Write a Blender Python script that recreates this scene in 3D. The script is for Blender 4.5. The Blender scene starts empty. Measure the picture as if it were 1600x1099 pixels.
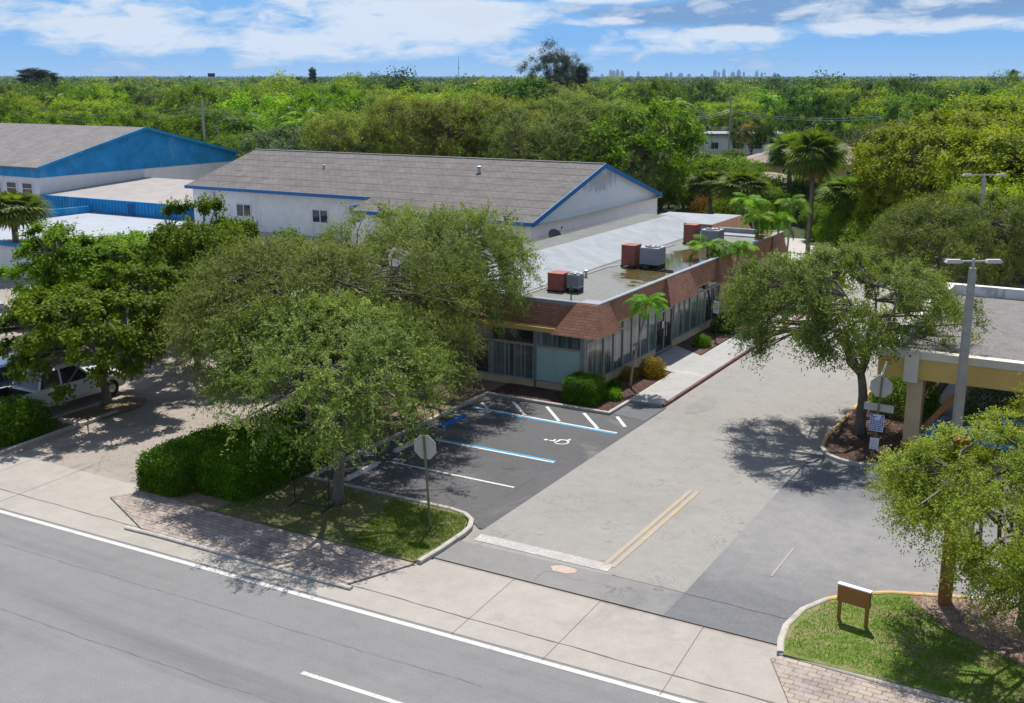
import bpy, math, random
import numpy as np
from mathutils import Vector, Matrix
rnd = random.Random(7)
scene = bpy.context.scene
COL = scene.collection
R_ = math.radians
# ---------------------------------------------------------------- camera
cam_d = bpy.data.cameras.new('camera'); cam = bpy.data.objects.new('camera', cam_d); COL.objects.link(cam)
cam.location = (0, 0, 13.6); cam.rotation_euler = (R_(90 - 13.895), 0, R_(30))
cam_d.sensor_width = 36; cam_d.lens = 38.7; cam_d.clip_end = 30000; cam_d.clip_start = 0.5
scene.camera = cam
# ---------------------------------------------------------------- sun, sky, exposure
SUN_EL = R_(61); sx, sy = -0.42, 0.91
ln = math.hypot(sx, sy); sx /= ln; sy /= ln
sd = Vector((sx * math.cos(SUN_EL), sy * math.cos(SUN_EL), math.sin(SUN_EL)))
sl = bpy.data.lights.new('sun', 'SUN'); sun = bpy.data.objects.new('sun', sl); COL.objects.link(sun)
sl.energy = 4.9; sl.angle = R_(0.6); sl.color = (1.0, 0.955, 0.88)
sun.rotation_euler = sd.to_track_quat('Z', 'Y').to_euler(); sun.location = (0, 0, 60)
scene.view_settings.view_transform = 'Standard'; scene.view_settings.look = 'None'
scene.view_settings.exposure = 0.38; scene.view_settings.gamma = 1
world = bpy.data.worlds.new('World'); scene.world = world; world.use_nodes = True
def build_world():
    nt = world.node_tree; nt.nodes.clear(); N = nt.nodes.new; L = nt.links.new
    out = N('ShaderNodeOutputWorld'); bg = N('ShaderNodeBackground'); L(bg.outputs[0], out.inputs[0])
    sky = N('ShaderNodeTexSky'); sky.sky_type = 'NISHITA'; sky.sun_disc = False
    sky.sun_elevation = SUN_EL; sky.sun_rotation = math.atan2(sx, sy) % (2 * math.pi)
    sky.air_density = 1.0; sky.dust_density = 0.6; sky.ozone_density = 2.0
    tc = N('ShaderNodeTexCoord')
    add = N('ShaderNodeVectorMath'); add.operation = 'ADD'; add.inputs[1].default_value = (0, 0, 0.16)
    L(tc.outputs['Generated'], add.inputs[0]); L(add.outputs[0], sky.inputs[0])
    sep = N('ShaderNodeSeparateXYZ'); L(tc.outputs['Generated'], sep.inputs[0])
    def M(op, a, b=None, clamp=False):
        m = N('ShaderNodeMath'); m.operation = op; m.use_clamp = clamp
        for i, v in enumerate((a, b)):
            if v is None: continue
            if isinstance(v, (int, float)): m.inputs[i].default_value = v
            else: L(v, m.inputs[i])
        return m.outputs[0]
    az = M('MULTIPLY', M('ARCTAN2', M('MULTIPLY', sep.outputs[0], -1), sep.outputs[1]), 57.2958)   # degrees to the left of +Y
    el = M('MULTIPLY', M('ARCSINE', sep.outputs[2]), 57.2958)
    cb = N('ShaderNodeCombineXYZ'); L(az, cb.inputs[0]); L(M('MULTIPLY', el, 3.2), cb.inputs[1])
    def noise(scale, detail, rough, off=(0, 0, 0), dist=0.0):
        mp = N('ShaderNodeMapping'); mp.inputs['Location'].default_value = off
        L(cb.outputs[0], mp.inputs[0]); n = N('ShaderNodeTexNoise'); n.inputs['Scale'].default_value = scale
        n.inputs['Detail'].default_value = detail; n.inputs['Roughness'].default_value = rough
        n.inputs['Distortion'].default_value = dist
        L(mp.outputs[0], n.inputs[0]); return n.outputs[0]
    n1 = noise(0.16, 6, 0.6, (3, 1, 0), 0.4); n2 = noise(0.5, 5, 0.62, (11, 5, 2), 0.6)
    def blob(a0, e0, wa, we, amp):
        da = M('DIVIDE', M('SUBTRACT', az, a0), wa); de = M('DIVIDE', M('SUBTRACT', el, e0), we)
        d = M('ADD', M('MULTIPLY', da, da), M('MULTIPLY', de, de))
        return M('MULTIPLY', M('MAXIMUM', M('SUBTRACT', 1.0, d), 0.0), amp)
    def total(lst):
        t = lst[0]
        for q in lst[1:]: t = M('ADD', t, q)
        return t
    nn = M('ADD', M('MULTIPLY', M('SUBTRACT', n1, 0.5), 1.5), M('MULTIPLY', M('SUBTRACT', n2, 0.5), 1.3))
    # white cumulus banks
    white = total([blob(18, 2.2, 10, .5, .55), blob(7, 2.5, 6, .5, .5), blob(9.5, 3.5, 2.5, .4, .7), blob(49, 2.9, 8, 2.0, .6), blob(48, 1.9, 5.5, 1.0, .6), blob(42, 1.4, 4.5, 1.0, .65), blob(37, 2.6, 8, 2.0, .95), blob(31.5, 3.0, 5, 1.4, .6),
                   blob(25.6, 2.75, 2.4, .28, .9), blob(25, 3.9, 3.5, .35, .9), blob(14.5, 3.1, 3.2, 1.1, .9), blob(21, 1.9, 6, .8, .6), blob(30, 3.6, 14, 1.2, .35), blob(28, 1.3, 7, .7, .35), blob(10, 2.4, 5, .5, .4)])
    wm = M('MULTIPLY', M('ADD', M('ADD', white, M('MULTIPLY', nn, 1.5)), -0.22), 1.5, True)
    # blue-grey cloud bellies
    dark = total([blob(12, 3.7, 12, .9, .75), blob(24, 3.3, 6, .5, .6), blob(5, 3.4, 6, .7, .7), blob(32, 3.1, 3, .5, 1.0), blob(35, 3.95, 3, .3, .8), blob(20, 2.9, 7, .75, 1.0), blob(11, 3.0, 7, .85, .9), blob(14, 4.6, 16, 1.4, .8), blob(46, 4.0, 4, .5, .45), blob(27, 5, 9, 1.2, .6)])
    dm = M('MULTIPLY', M('ADD', M('ADD', dark, M('MULTIPLY', nn, 1.5)), -0.10), 1.4, True)
    high = M('MULTIPLY', M('SUBTRACT', el, 4.5), 0.12, True)
    hn = M('MULTIPLY', M('SUBTRACT', n1, 0.42), 5.0, True)
    pale = M('MULTIPLY', M('SUBTRACT', 1.9, el), 0.42, True)
    def mix(f, a, b):
        m = N('ShaderNodeMix'); m.data_type = 'RGBA'; L(f, m.inputs[0])
        for k, v in ((6, a), (7, b)):
            if isinstance(v, tuple): m.inputs[k].default_value = v
            else: L(v, m.inputs[k])
        return m.outputs[2]
    S = 1 / 0.11 / 1.30
    c = lambda r, g, b: (r * S, g * S, b * S, 1)
    base = mix(M('MULTIPLY', M('SUBTRACT', 16.0, el), 0.08, True), sky.outputs[0], c(.22, .48, .87))
    base = mix(M('MULTIPLY', pale, .6), base, c(.44,.66,.91))
    base = mix(M('MULTIPLY', M('MULTIPLY', high, hn), 0.55), base, c(.75, .8, .88))
    base = mix(M('MULTIPLY', dm, .85), base, c(.19,.34,.60))
    base = mix(M('MULTIPLY', wm, .80), base, c(.80,.86,.94))
    L(base, bg.inputs[0]); bg.inputs[1].default_value = 0.11
build_world()
# ---------------------------------------------------------------- helpers
def tag(o, label=None, cat=None, group=None, kind=None):
    if label: o['label'] = label
    if cat: o['category'] = cat
    if group: o['group'] = group
    if kind: o['kind'] = kind
    return o
def empty(name, loc, rz=0, label=None, cat=None, group=None):
    o = bpy.data.objects.new(name, None); COL.objects.link(o); o.location = loc; o.rotation_euler = (0, 0, rz)
    o.empty_display_size = 0.3
    return tag(o, label, cat, group)
class MB:
    def __init__(s): s.v = []; s.f = []
    def add(s, vs, fs):
        b = len(s.v); s.v += [tuple(x) for x in vs]; s.f += [tuple(i + b for i in f) for f in fs]; return s
    def box(s, x0, x1, y0, y1, z0, z1):
        return s.add([(x0,y0,z0),(x1,y0,z0),(x1,y1,z0),(x0,y1,z0),(x0,y0,z1),(x1,y0,z1),(x1,y1,z1),(x0,y1,z1)],
                     [(3,2,1,0),(4,5,6,7),(0,1,5,4),(1,2,6,5),(2,3,7,6),(3,0,4,7)])
    def hexa(s, p):   # eight corners: bottom ring then top ring
        return s.add(p, [(3,2,1,0),(4,5,6,7),(0,1,5,4),(1,2,6,5),(2,3,7,6),(3,0,4,7)])
    def prism(s, poly, z0, z1):
        n = len(poly); a = sum(poly[i][0]*poly[(i+1)%n][1]-poly[(i+1)%n][0]*poly[i][1] for i in range(n))
        if a < 0: poly = poly[::-1]
        vs = [(p[0],p[1],z0) for p in poly]+[(p[0],p[1],z1) for p in poly]
        fs = [tuple(range(n))[::-1], tuple(range(n,2*n))]+[(i,(i+1)%n,n+(i+1)%n,n+i) for i in range(n)]
        return s.add(vs, fs)
    def sheet(s, poly, z):
        n = len(poly); a = sum(poly[i][0]*poly[(i+1)%n][1]-poly[(i+1)%n][0]*poly[i][1] for i in range(n))
        if a < 0: poly = poly[::-1]
        return s.add([(p[0],p[1],z) for p in poly], [tuple(range(n))])
    def tube(s, pts, rad, n=6, cap=True):
        pts = [Vector(p) for p in pts]
        if not hasattr(rad, '__len__'): rad = [rad]*len(pts)
        b = len(s.v); prev = None
        for i, p in enumerate(pts):
            d = (pts[min(i+1,len(pts)-1)]-pts[max(i-1,0)]).normalized()
            u = d.orthogonal().normalized() if prev is None else (prev-d*prev.dot(d)).normalized()
            prev = u; w = d.cross(u)
            for k in range(n):
                a = 2*math.pi*k/n; s.v.append(tuple(p+(u*math.cos(a)+w*math.sin(a))*rad[i]))
        for i in range(len(pts)-1):
            for k in range(n):
                s.f.append((b+i*n+k, b+i*n+(k+1)%n, b+(i+1)*n+(k+1)%n, b+(i+1)*n+k))
        if cap:
            s.f.append(tuple(b+k for k in range(n))[::-1]); e = b+(len(pts)-1)*n; s.f.append(tuple(e+k for k in range(n)))
        return s
    def lathe(s, prof, c=(0,0,0), n=16):
        b = len(s.v)
        for (r, z) in prof:
            for k in range(n):
                a = 2*math.pi*k/n; s.v.append((c[0]+r*math.cos(a), c[1]+r*math.sin(a), c[2]+z))
        for i in range(len(prof)-1):
            for k in range(n): s.f.append((b+i*n+k, b+i*n+(k+1)%n, b+(i+1)*n+(k+1)%n, b+(i+1)*n+k))
        s.f.append(tuple(b+k for k in range(n))[::-1]); e = b+(len(prof)-1)*n; s.f.append(tuple(e+k for k in range(n)))
        return s
    def sweep(s, path, w, z0, z1, closed=False, ch=0.025):
        P = [Vector((p[0],p[1])) for p in path]; n = len(P); rows = []
        for i in range(n):
            a = P[(i-1)%n] if (closed or i>0) else None; b2 = P[(i+1)%n] if (closed or i<n-1) else None
            d1 = (P[i]-a).normalized() if a is not None else None; d2 = (b2-P[i]).normalized() if b2 is not None else None
            d1 = d1 or d2; d2 = d2 or d1
            d1 = d2 if d1 is None else d1
            n1 = Vector((-d1.y,d1.x)); n2 = Vector((-d2.y,d2.x)); m = (n1+n2).normalized(); m = m/max(.35,m.dot(n1))
            rows.append([(P[i].x+m.x*k*w/2, P[i].y+m.y*k*w/2, z) for k, z in ((1,z0),(1,z1-ch),(1-ch*3/w,z1),(-1+ch*3/w,z1),(-1,z1-ch),(-1,z0))])
        b = len(s.v)
        for r in rows: s.v += r
        m = n if closed else n-1
        for i in range(m):
            j = (i+1)%n
            for k in range(5): s.f.append((b+i*6+k+1, b+i*6+k, b+j*6+k, b+j*6+k+1))
        if not closed:
            s.f.append(tuple(b+k for k in range(6))); s.f.append(tuple(b+(n-1)*6+k for k in range(6))[::-1])
        return s
    def build(s, name, mat, parent=None, smooth=False):
        me = bpy.data.meshes.new(name); me.from_pydata(s.v, [], s.f); me.materials.append(mat)
        if smooth: me.shade_smooth()
        me.update(); o = bpy.data.objects.new(name, me); COL.objects.link(o)
        if parent: o.parent = parent
        return o
def struct(name, mb, mat): return tag(mb.build(name, mat), kind='structure')
def copy_tree(o, parent=None):
    c = o.copy(); COL.objects.link(c); c.parent = parent
    for ch in o.children: copy_tree(ch, c)
    return c
def place(proto, used, loc, rz=0, sc=1.0, label=None, group=None):
    o = proto if not used.get(proto.name) else copy_tree(proto)
    used[proto.name] = True
    o.location = loc; o.rotation_euler = (0, 0, rz)
    o.scale = sc if hasattr(sc, '__len__') else (sc, sc, sc)
    if label: o['label'] = label
    if group: o['group'] = group
    return o
USED = {}
# ---------------------------------------------------------------- materials
class NT:
    def __init__(s, name):
        s.m = bpy.data.materials.new(name); s.m.use_nodes = True; s.t = s.m.node_tree
        s.b = s.t.nodes['Principled BSDF']; s.out = s.t.nodes['Material Output']
        s.N = s.t.nodes.new; s.L = s.t.links.new
        s.b.inputs['Specular IOR Level'].default_value = 0.3
    def pos(s, scale=(1,1,1), rot=0, obj=True, loc=(0,0,0)):
        if obj: o = s.N('ShaderNodeTexCoord').outputs['Object']
        else: o = s.N('ShaderNodeNewGeometry').outputs['Position']
        mp = s.N('ShaderNodeMapping'); mp.inputs['Scale'].default_value = scale; mp.inputs['Rotation'].default_value = (0,0,rot); mp.inputs['Location'].default_value = loc
        s.L(o, mp.inputs[0]); return mp.outputs[0]
    def noise(s, vec, scale, detail=4, rough=0.6, dist=0):
        n = s.N('ShaderNodeTexNoise'); n.inputs['Scale'].default_value = scale; n.inputs['Detail'].default_value = detail
        n.inputs['Roughness'].default_value = rough; n.inputs['Distortion'].default_value = dist; s.L(vec, n.inputs[0]); return n.outputs[0]
    def ramp(s, f, a, b, c0=(0,0,0,1), c1=(1,1,1,1)):
        r = s.N('ShaderNodeValToRGB'); r.color_ramp.elements[0].position = a; r.color_ramp.elements[1].position = b
        r.color_ramp.elements[0].color = c0; r.color_ramp.elements[1].color = c1; s.L(f, r.inputs[0]); return r.outputs[0]
    def mix(s, f, a, b, mode='MIX'):
        m = s.N('ShaderNodeMix'); m.data_type = 'RGBA'; m.blend_type = mode
        if isinstance(f, (int,float)): m.inputs[0].default_value = f
        else: s.L(f, m.inputs[0])
        for k, v in ((6,a),(7,b)):
            if isinstance(v, tuple): m.inputs[k].default_value = (*v[:3],1)
            else: s.L(v, m.inputs[k])
        return m.outputs[2]
    def math(s, op, a, b=0.0, clamp=False):
        m = s.N('ShaderNodeMath'); m.operation = op; m.use_clamp = clamp
        for i, v in enumerate((a,b)):
            if isinstance(v, (int,float)): m.inputs[i].default_value = v
            else: s.L(v, m.inputs[i])
        return m.outputs[0]
    def col(s, c):
        if isinstance(c, tuple): s.b.inputs['Base Color'].default_value = (*c[:3],1)
        else: s.L(c, s.b.inputs['Base Color'])
    def rough(s, r):
        if isinstance(r, (int,float)): s.b.inputs['Roughness'].default_value = r
        else: s.L(r, s.b.inputs['Roughness'])
    def bump(s, h, strength=0.3, dist=0.02):
        b = s.N('ShaderNodeBump'); b.inputs['Strength'].default_value = strength; b.inputs['Distance'].default_value = dist
        s.L(h, b.inputs['Height']); s.L(b.outputs[0], s.b.inputs['Normal'])
def mat_plain(name, c, rough=0.6, var=0.12, scale=3.0, metal=0, bump=0, wear=None, spec=None):
    t = NT(name); p = t.pos(obj=False); n = t.noise(p, scale, 5, .65); k = 1-var; 
    cc = t.mix(t.ramp(n, .3, .7), tuple(x*k for x in c), tuple(min(1,x*(1+var)) for x in c))
    if wear:
        n2 = t.noise(t.pos(scale=(1,1,.35), obj=False), scale*.35, 8, .7, .5); cc = t.mix(t.ramp(n2, .56, .7), cc, wear)
    t.col(cc); t.rough(rough); t.b.inputs['Metallic'].default_value = metal
    if spec is not None: t.b.inputs['Specular IOR Level'].default_value = spec
    if bump: t.bump(t.noise(p, scale*12, 3), bump, .01)
    return t.m
def mat_asphalt(name, c, crack=0.0, stain=None, crackc=None, big=0.2, aggr=.25, streak=None):
    t = NT(name); p = t.pos(obj=False)
    big_n = t.noise(p, .22, 6, .65, .6); mid = t.noise(p, 1.7, 5, .7); fine = t.noise(p, 28, 3, .8)
    cc = t.mix(t.ramp(big_n, .3, .7), tuple(x*(1-big) for x in c), tuple(x*(1+big) for x in c))
    cc = t.mix(.5, cc, t.mix(t.ramp(mid, .35, .68), tuple(x*.82 for x in c), tuple(x*1.15 for x in c)))
    cc = t.mix(aggr, cc, t.ramp(fine, .3, .7, (*[x*.35 for x in c],1), (*[min(1,x*1.7) for x in c],1)))
    if streak:
        ps = t.pos(scale=streak, obj=False); sn = t.noise(ps, .5, 6, .7); cc = t.mix(t.math('MULTIPLY', t.ramp(sn, .48, .68), .6), cc, tuple(x*.55 for x in c))
    if stain:
        s2 = t.noise(t.pos(loc=(7,3,0), obj=False), .35, 8, .7, 1.0); cc = t.mix(t.ramp(s2, .55, .68), cc, stain)
    if crack:
        v = t.N('ShaderNodeTexVoronoi'); v.feature = 'DISTANCE_TO_EDGE'; v.inputs['Scale'].default_value = crack
        nd = t.N('ShaderNodeTexNoise'); nd.inputs['Scale'].default_value = 1.1; nd.inputs['Detail'].default_value = 6; t.L(p, nd.inputs[0])
        vm = t.N('ShaderNodeVectorMath'); vm.operation = 'MULTIPLY_ADD'; t.L(nd.outputs[1], vm.inputs[0]); vm.inputs[1].default_value = (2.4,2.4,2.4); t.L(p, vm.inputs[2])
        t.L(vm.outputs[0], v.inputs[0])
        line = t.ramp(v.outputs[0], 0.0, 0.012, (1,1,1,1), (0,0,0,1))
        gate = t.ramp(t.noise(t.pos(loc=(3,9,0), obj=False), .5, 3), .42, .56)
        cc = t.mix(t.math('MULTIPLY', t.math('MULTIPLY', line, gate), .6), cc, crackc or tuple(x*.3 for x in c))
    t.col(cc); t.rough(.88); t.bump(fine, .35, .006); return t.m
def mat_leaf(name, ca, cb, cc, trans=0.35, rough=.55):
    t = NT(name); at = t.N('ShaderNodeAttribute'); at.attribute_name = 'tint'
    oi = t.N('ShaderNodeObjectInfo'); f = at.outputs['Fac']
    c = t.mix(t.ramp(f, .15, .6), ca, cb); c = t.mix(t.ramp(f, .62, .98), c, cc)
    hs = t.N('ShaderNodeHueSaturation'); t.L(c, hs.inputs['Color'])
    t.L(t.math('ADD', t.math('MULTIPLY', oi.outputs['Random'], .5), .75), hs.inputs['Value'])
    t.L(t.math('ADD', t.math('MULTIPLY', oi.outputs['Random'], .024), .486), hs.inputs['Hue'])
    hs.inputs['Saturation'].default_value = 1.17; c = hs.outputs[0]; t.col(c); t.rough(rough+.1); t.b.inputs['Specular IOR Level'].default_value = .12
    tr = t.N('ShaderNodeBsdfTranslucent'); t.L(t.mix(1.0, c, (1.5,1.6,.7), 'MULTIPLY'), tr.inputs[0])
    ms = t.N('ShaderNodeMixShader'); ms.inputs[0].default_value = trans; t.L(t.b.outputs[0], ms.inputs[1]); t.L(tr.outputs[0], ms.inputs[2])
    t.L(ms.outputs[0], t.out.inputs[0]); return t.m
def mat_bark(name, c):
    t = NT(name); p = t.pos(scale=(1,1,.3), obj=False); n = t.noise(p, 9, 6, .7)
    t.col(t.mix(t.ramp(n, .3, .7), tuple(x*.5 for x in c), tuple(x*1.3 for x in c))); t.rough(.9); t.bump(n, .7, .03); return t.m
def mat_glass(name, c=(.06,.095,.09), stripes=True):
    t = NT(name); p = t.pos(obj=False)
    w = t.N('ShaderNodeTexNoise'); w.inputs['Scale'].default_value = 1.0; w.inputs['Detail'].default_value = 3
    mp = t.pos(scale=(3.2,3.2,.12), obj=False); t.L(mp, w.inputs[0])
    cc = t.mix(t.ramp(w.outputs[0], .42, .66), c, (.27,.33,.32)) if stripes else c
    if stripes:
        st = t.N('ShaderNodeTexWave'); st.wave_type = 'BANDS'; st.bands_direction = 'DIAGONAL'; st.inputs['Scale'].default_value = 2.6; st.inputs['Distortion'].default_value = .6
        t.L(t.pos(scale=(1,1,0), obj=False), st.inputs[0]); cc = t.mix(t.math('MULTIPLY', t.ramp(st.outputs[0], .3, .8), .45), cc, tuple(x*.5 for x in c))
    t.col(cc); t.rough(.06); t.b.inputs['Specular IOR Level'].default_value = .8; return t.m
def mat_shingle(name, c, c2, bw=.35, bh=.14, axis='slope', mortar=.02):
    t = NT(name); 
    g = t.N('ShaderNodeNewGeometry'); sp = t.N('ShaderNodeSeparateXYZ'); t.L(g.outputs['Position'], sp.inputs[0])
    if axis == 'wall': u = t.math('ADD', sp.outputs[0], sp.outputs[1]); v = sp.outputs[2]
    else: u = sp.outputs[0]; v = sp.outputs[1]
    cb = t.N('ShaderNodeCombineXYZ'); t.L(u, cb.inputs[0]); t.L(v, cb.inputs[1])
    b = t.N('ShaderNodeTexBrick'); b.inputs['Scale'].default_value = 1; b.inputs['Brick Width'].default_value = bw; b.inputs['Row Height'].default_value = bh
    b.inputs['Mortar Size'].default_value = mortar; b.inputs['Mortar Smooth'].default_value = .3; b.inputs['Color1'].default_value = (*c,1); b.inputs['Color2'].default_value = (*c2,1)
    b.inputs['Mortar'].default_value = (*[x*.45 for x in c],1); b.inputs['Bias'].default_value = 0; t.L(cb.outputs[0], b.inputs[0])
    n = t.noise(t.pos(obj=False), .9, 7, .7, .4); n3 = t.noise(t.pos(scale=(2.4,.35,1) if axis != 'wall' else (2,2,.5), obj=False), .6, 5, .7)
    cc = t.mix(.55, b.outputs[0], t.mix(1.0, b.outputs[0], t.ramp(n, .25, .75, (.55,.55,.55,1), (1.6,1.55,1.5,1)), 'MULTIPLY'))
    cc = t.mix(t.math('MULTIPLY', t.ramp(n3, .5, .75), .4), cc, tuple(x*.55 for x in c))
    t.col(cc); t.rough(.9); t.bump(b.outputs[1], .4, -.015); return t.m
def mat_paver(name):
    t = NT(name); p = t.pos(obj=False)
    nd = t.N('ShaderNodeTexNoise'); nd.inputs['Scale'].default_value = 4; t.L(p, nd.inputs[0])
    wv = t.N('ShaderNodeVectorMath'); wv.operation = 'MULTIPLY_ADD'; t.L(nd.outputs[1], wv.inputs[0]); wv.inputs[1].default_value = (.03,.03,0); t.L(p, wv.inputs[2])
    b = t.N('ShaderNodeTexBrick'); b.inputs['Scale'].default_value = 1; b.inputs['Brick Width'].default_value = .34; b.inputs['Row Height'].default_value = .19
    b.inputs['Mortar Size'].default_value = .012; b.inputs['Color1'].default_value = (.29,.245,.235,1); b.inputs['Color2'].default_value = (.37,.31,.25,1); b.inputs['Mortar'].default_value = (.15,.12,.115,1)
    t.L(wv.outputs[0], b.inputs[0])
    n = t.noise(p, .8, 7, .7, .5); cc = t.mix(1.0, b.outputs[0], t.ramp(n, .3, .7, (.6,.58,.6,1), (1.2,1.2,1.15,1)), 'MULTIPLY')
    n2 = t.noise(t.pos(loc=(2,5,0), obj=False), 2.2, 4, .6); cc = t.mix(t.math('MULTIPLY', t.ramp(n2, .5, .6), .4), cc, (.42,.36,.34))
    t.col(cc); t.rough(.85); t.bump(b.outputs[1], .5, -.01); return t.m
def mat_ground(name, stops, scale=.5, bump=.4):
    t = NT(name); p = t.pos(obj=False); n = t.noise(p, scale, 8, .72, .6); f = t.noise(p, 14, 4, .75)
    r = t.N('ShaderNodeValToRGB'); els = r.color_ramp.elements
    while len(els) < len(stops): els.new(.5)
    for e, (q, c) in zip(els, stops): e.position = q; e.color = (*c,1)
    t.L(n, r.inputs[0]); cc = t.mix(.5, r.outputs[0], t.mix(1.0, r.outputs[0], t.ramp(f, .3, .7, (.3,.3,.3,1), (1.9,1.9,1.8,1)), 'MULTIPLY'))
    t.col(cc); t.rough(.95); t.bump(f, bump, .04); return t.m
def mat_paint(name, c, wear=.5, under=(.2,.19,.18)):
    t = NT(name); p = t.pos(obj=False); n = t.noise(p, 9, 8, .8); n2 = t.noise(p, 1.6, 4, .6)
    f = t.ramp(t.math('ADD', t.math('MULTIPLY', n, .7), t.math('MULTIPLY', n2, .3)), wear-.04, wear+.08)
    t.col(t.mix(f, c, under)); t.rough(.8); return t.m
M = dict(
 road=mat_asphalt('road asphalt', (.18,.178,.18), crack=.0, big=.22, streak=(.07,1.1,1), aggr=.42),
 drive=mat_asphalt('old driveway asphalt', (.245,.235,.22), crack=.6, big=.2, aggr=.3),
 drive2=mat_asphalt('grey driveway asphalt', (.20,.195,.19), crack=.3, big=.25, stain=(.16,.16,.165)),
 dark=mat_asphalt('newer dark asphalt', (.115,.118,.125), big=.3, stain=(.19,.185,.18)),
 lot=mat_asphalt('parking lot asphalt', (.085,.085,.09), big=.3, stain=(.15,.14,.135), aggr=.35),
 leftlot=mat_asphalt('stained asphalt', (.28,.245,.215), crack=.4, stain=(.155,.12,.105), big=.3),
 conc=mat_asphalt('concrete', (.325,.30,.27), big=.16, aggr=.18, stain=(.27,.245,.22)),
 curb=mat_plain('curb concrete', (.40,.37,.33), .9, .2, 4, bump=.3, wear=(.22,.2,.18)),
 curbyellow=mat_plain('worn yellow curb paint', (.50,.33,.14), .9, .2, 4, wear=(.42,.38,.32)),
 curbred=mat_plain('worn red curb paint', (.20,.095,.085), .9, .2, 4, wear=(.30,.24,.23)),
 paver=mat_paver('sidewalk pavers'),
 grass=mat_ground('lawn soil', [(.3,(.08,.13,.02)),(.48,(.11,.15,.03)),(.6,(.20,.17,.09)),(.7,(.24,.20,.12))], 1.1),
 grass2=mat_ground('patchy lawn soil', [(.34,(.07,.10,.02)),(.5,(.12,.12,.05)),(.64,(.18,.15,.10))], .7),
 mulch=mat_ground('dark mulch', [(.3,(.04,.022,.016)),(.5,(.075,.042,.032)),(.7,(.13,.085,.07))], 3, .8),
 dirt=mat_ground('brown leaf litter', [(.3,(.12,.085,.06)),(.5,(.19,.14,.10)),(.7,(.11,.12,.05))], 1),
 forest=mat_ground('dark undergrowth', [(.3,(.02,.03,.01)),(.5,(.03,.042,.014)),(.7,(.045,.055,.02))], .06),
 white=mat_plain('white wall paint', (.82,.80,.76), .8, .07, 1.5, wear=(.63,.60,.56)),
 whitecool=mat_plain('shade tinted gable white', (.76,.76,.77), .8, .05, 1.2, wear=(.68,.68,.68)),  # cool tint of the shaded gable side put into the white
 tan=mat_plain('tan stucco', (.58,.44,.27), .85, .08, 1.5, wear=(.42,.33,.21)),
 yellow=mat_plain('yellow fascia paint', (.62,.42,.13), .8, .08, 1.2, wear=(.55,.39,.17)),
 cream=mat_plain('cream trim paint', (.62,.57,.47), .8, .08, 2),
 blue=mat_plain('blue wall paint', (.02,.26,.55), .8, .22, .9, wear=(.12,.37,.58)),
 bluetrim=mat_plain('blue trim paint', (.03,.16,.38), .6, .1, 2),
 shingle=mat_shingle('grey roof shingles', (.150,.138,.136), (.122,.113,.113), .55, .32),
 shingle2=mat_shingle('weathered roof shingles', (.19,.18,.18), (.155,.15,.15), .55, .32),
 brown=mat_shingle('red brown wall shingles', (.37,.195,.125), (.30,.15,.098), .30, .115, 'wall', .012),
 roofgrey=mat_plain('flat roof membrane', (.11,.12,.11), .7, .22, 1.2, wear=(.10,.105,.09), spec=.3),
 roofwhite=mat_plain('white roof coating', (.28,.30,.32), .8, .14, 1, wear=(.22,.235,.24), spec=.1),
 roofdark=mat_ground('gravel roof', [(.3,(.12,.11,.115)),(.5,(.16,.15,.15)),(.7,(.20,.18,.17))], 2, .5),
 water=None, glass=mat_glass('window glass'), darkglass=mat_glass('dark window glass', (.02,.025,.025), False),
 alu=mat_plain('grey window frames', (.33,.33,.32), .45, .1, 4, metal=.3),
 board=mat_plain('pale green board', (.36,.50,.45), .6, .06, 5, wear=(.30,.42,.38)),
 black=mat_plain('black painted steel', (.015,.015,.016), .5, .2, 4),
 redbox=mat_plain('rusty red sheet metal', (.29,.095,.07), .75, .2, 3, wear=(.20,.07,.055)),
 acgrey=mat_plain('grey sheet metal', (.36,.38,.42), .5, .1, 5, metal=.2),
 steel=mat_plain('galvanised steel', (.45,.45,.44), .5, .1, 6, metal=.4),
 concpole=mat_plain('spun concrete pole', (.40,.37,.32), .9, .15, 3, bump=.3),
 wood=mat_plain('orange brown painted wood', (.32,.14,.035), .6, .15, 3, wear=(.25,.11,.035)),
 woodpole=mat_plain('weathered pole wood', (.26,.22,.17), .9, .2, 3),
 signback=mat_plain('bare aluminium sign back', (.50,.46,.42), .5, .08, 4, metal=.2),
 signwhite=mat_plain('white sign face', (.72,.72,.74), .5, .04, 4),
 signpost=mat_plain('green steel post', (.15,.17,.08), .6, .2, 6, wear=(.35,.28,.06)),
 pworn=mat_paint('traffic worn white paint', (.50,.49,.475), .56, (.27,.265,.26)), pwhite=mat_paint('white road paint', (.60,.60,.585), .55, (.3,.3,.29)), pwhite2=mat_paint('worn white paint', (.46,.45,.43), .435, (.33,.31,.3)),
 pblue=mat_paint('blue stall paint', (.05,.28,.46), .56, (.1,.15,.2)), pyellow=mat_paint('worn yellow paint', (.44,.30,.13), .435, (.31,.275,.23)),
 stopblock=mat_plain('concrete wheel stop', (.50,.48,.46), .9, .15, 6), stopblue=mat_plain('blue wheel stop paint', (.02,.13,.42), .7, .15, 6),
 bark=mat_bark('grey brown bark', (.17,.145,.115)), barkd=mat_bark('dark bark', (.10,.08,.06)), palmbark=mat_bark('pale palm trunk', (.32,.29,.24)),
 crownshaft=mat_plain('green crownshaft', (.22,.30,.10), .5, .1, 5),
)
def water_mat():
    t = NT('standing water'); n = t.noise(t.pos(obj=False), 1.3, 6, .7, .5)
    t.col(t.mix(t.ramp(n, .35, .65), (.06,.04,.012), (.15,.115,.035))); t.rough(.04); t.b.inputs['Specular IOR Level'].default_value = 1.0; return t.m
M['water'] = water_mat()
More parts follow.
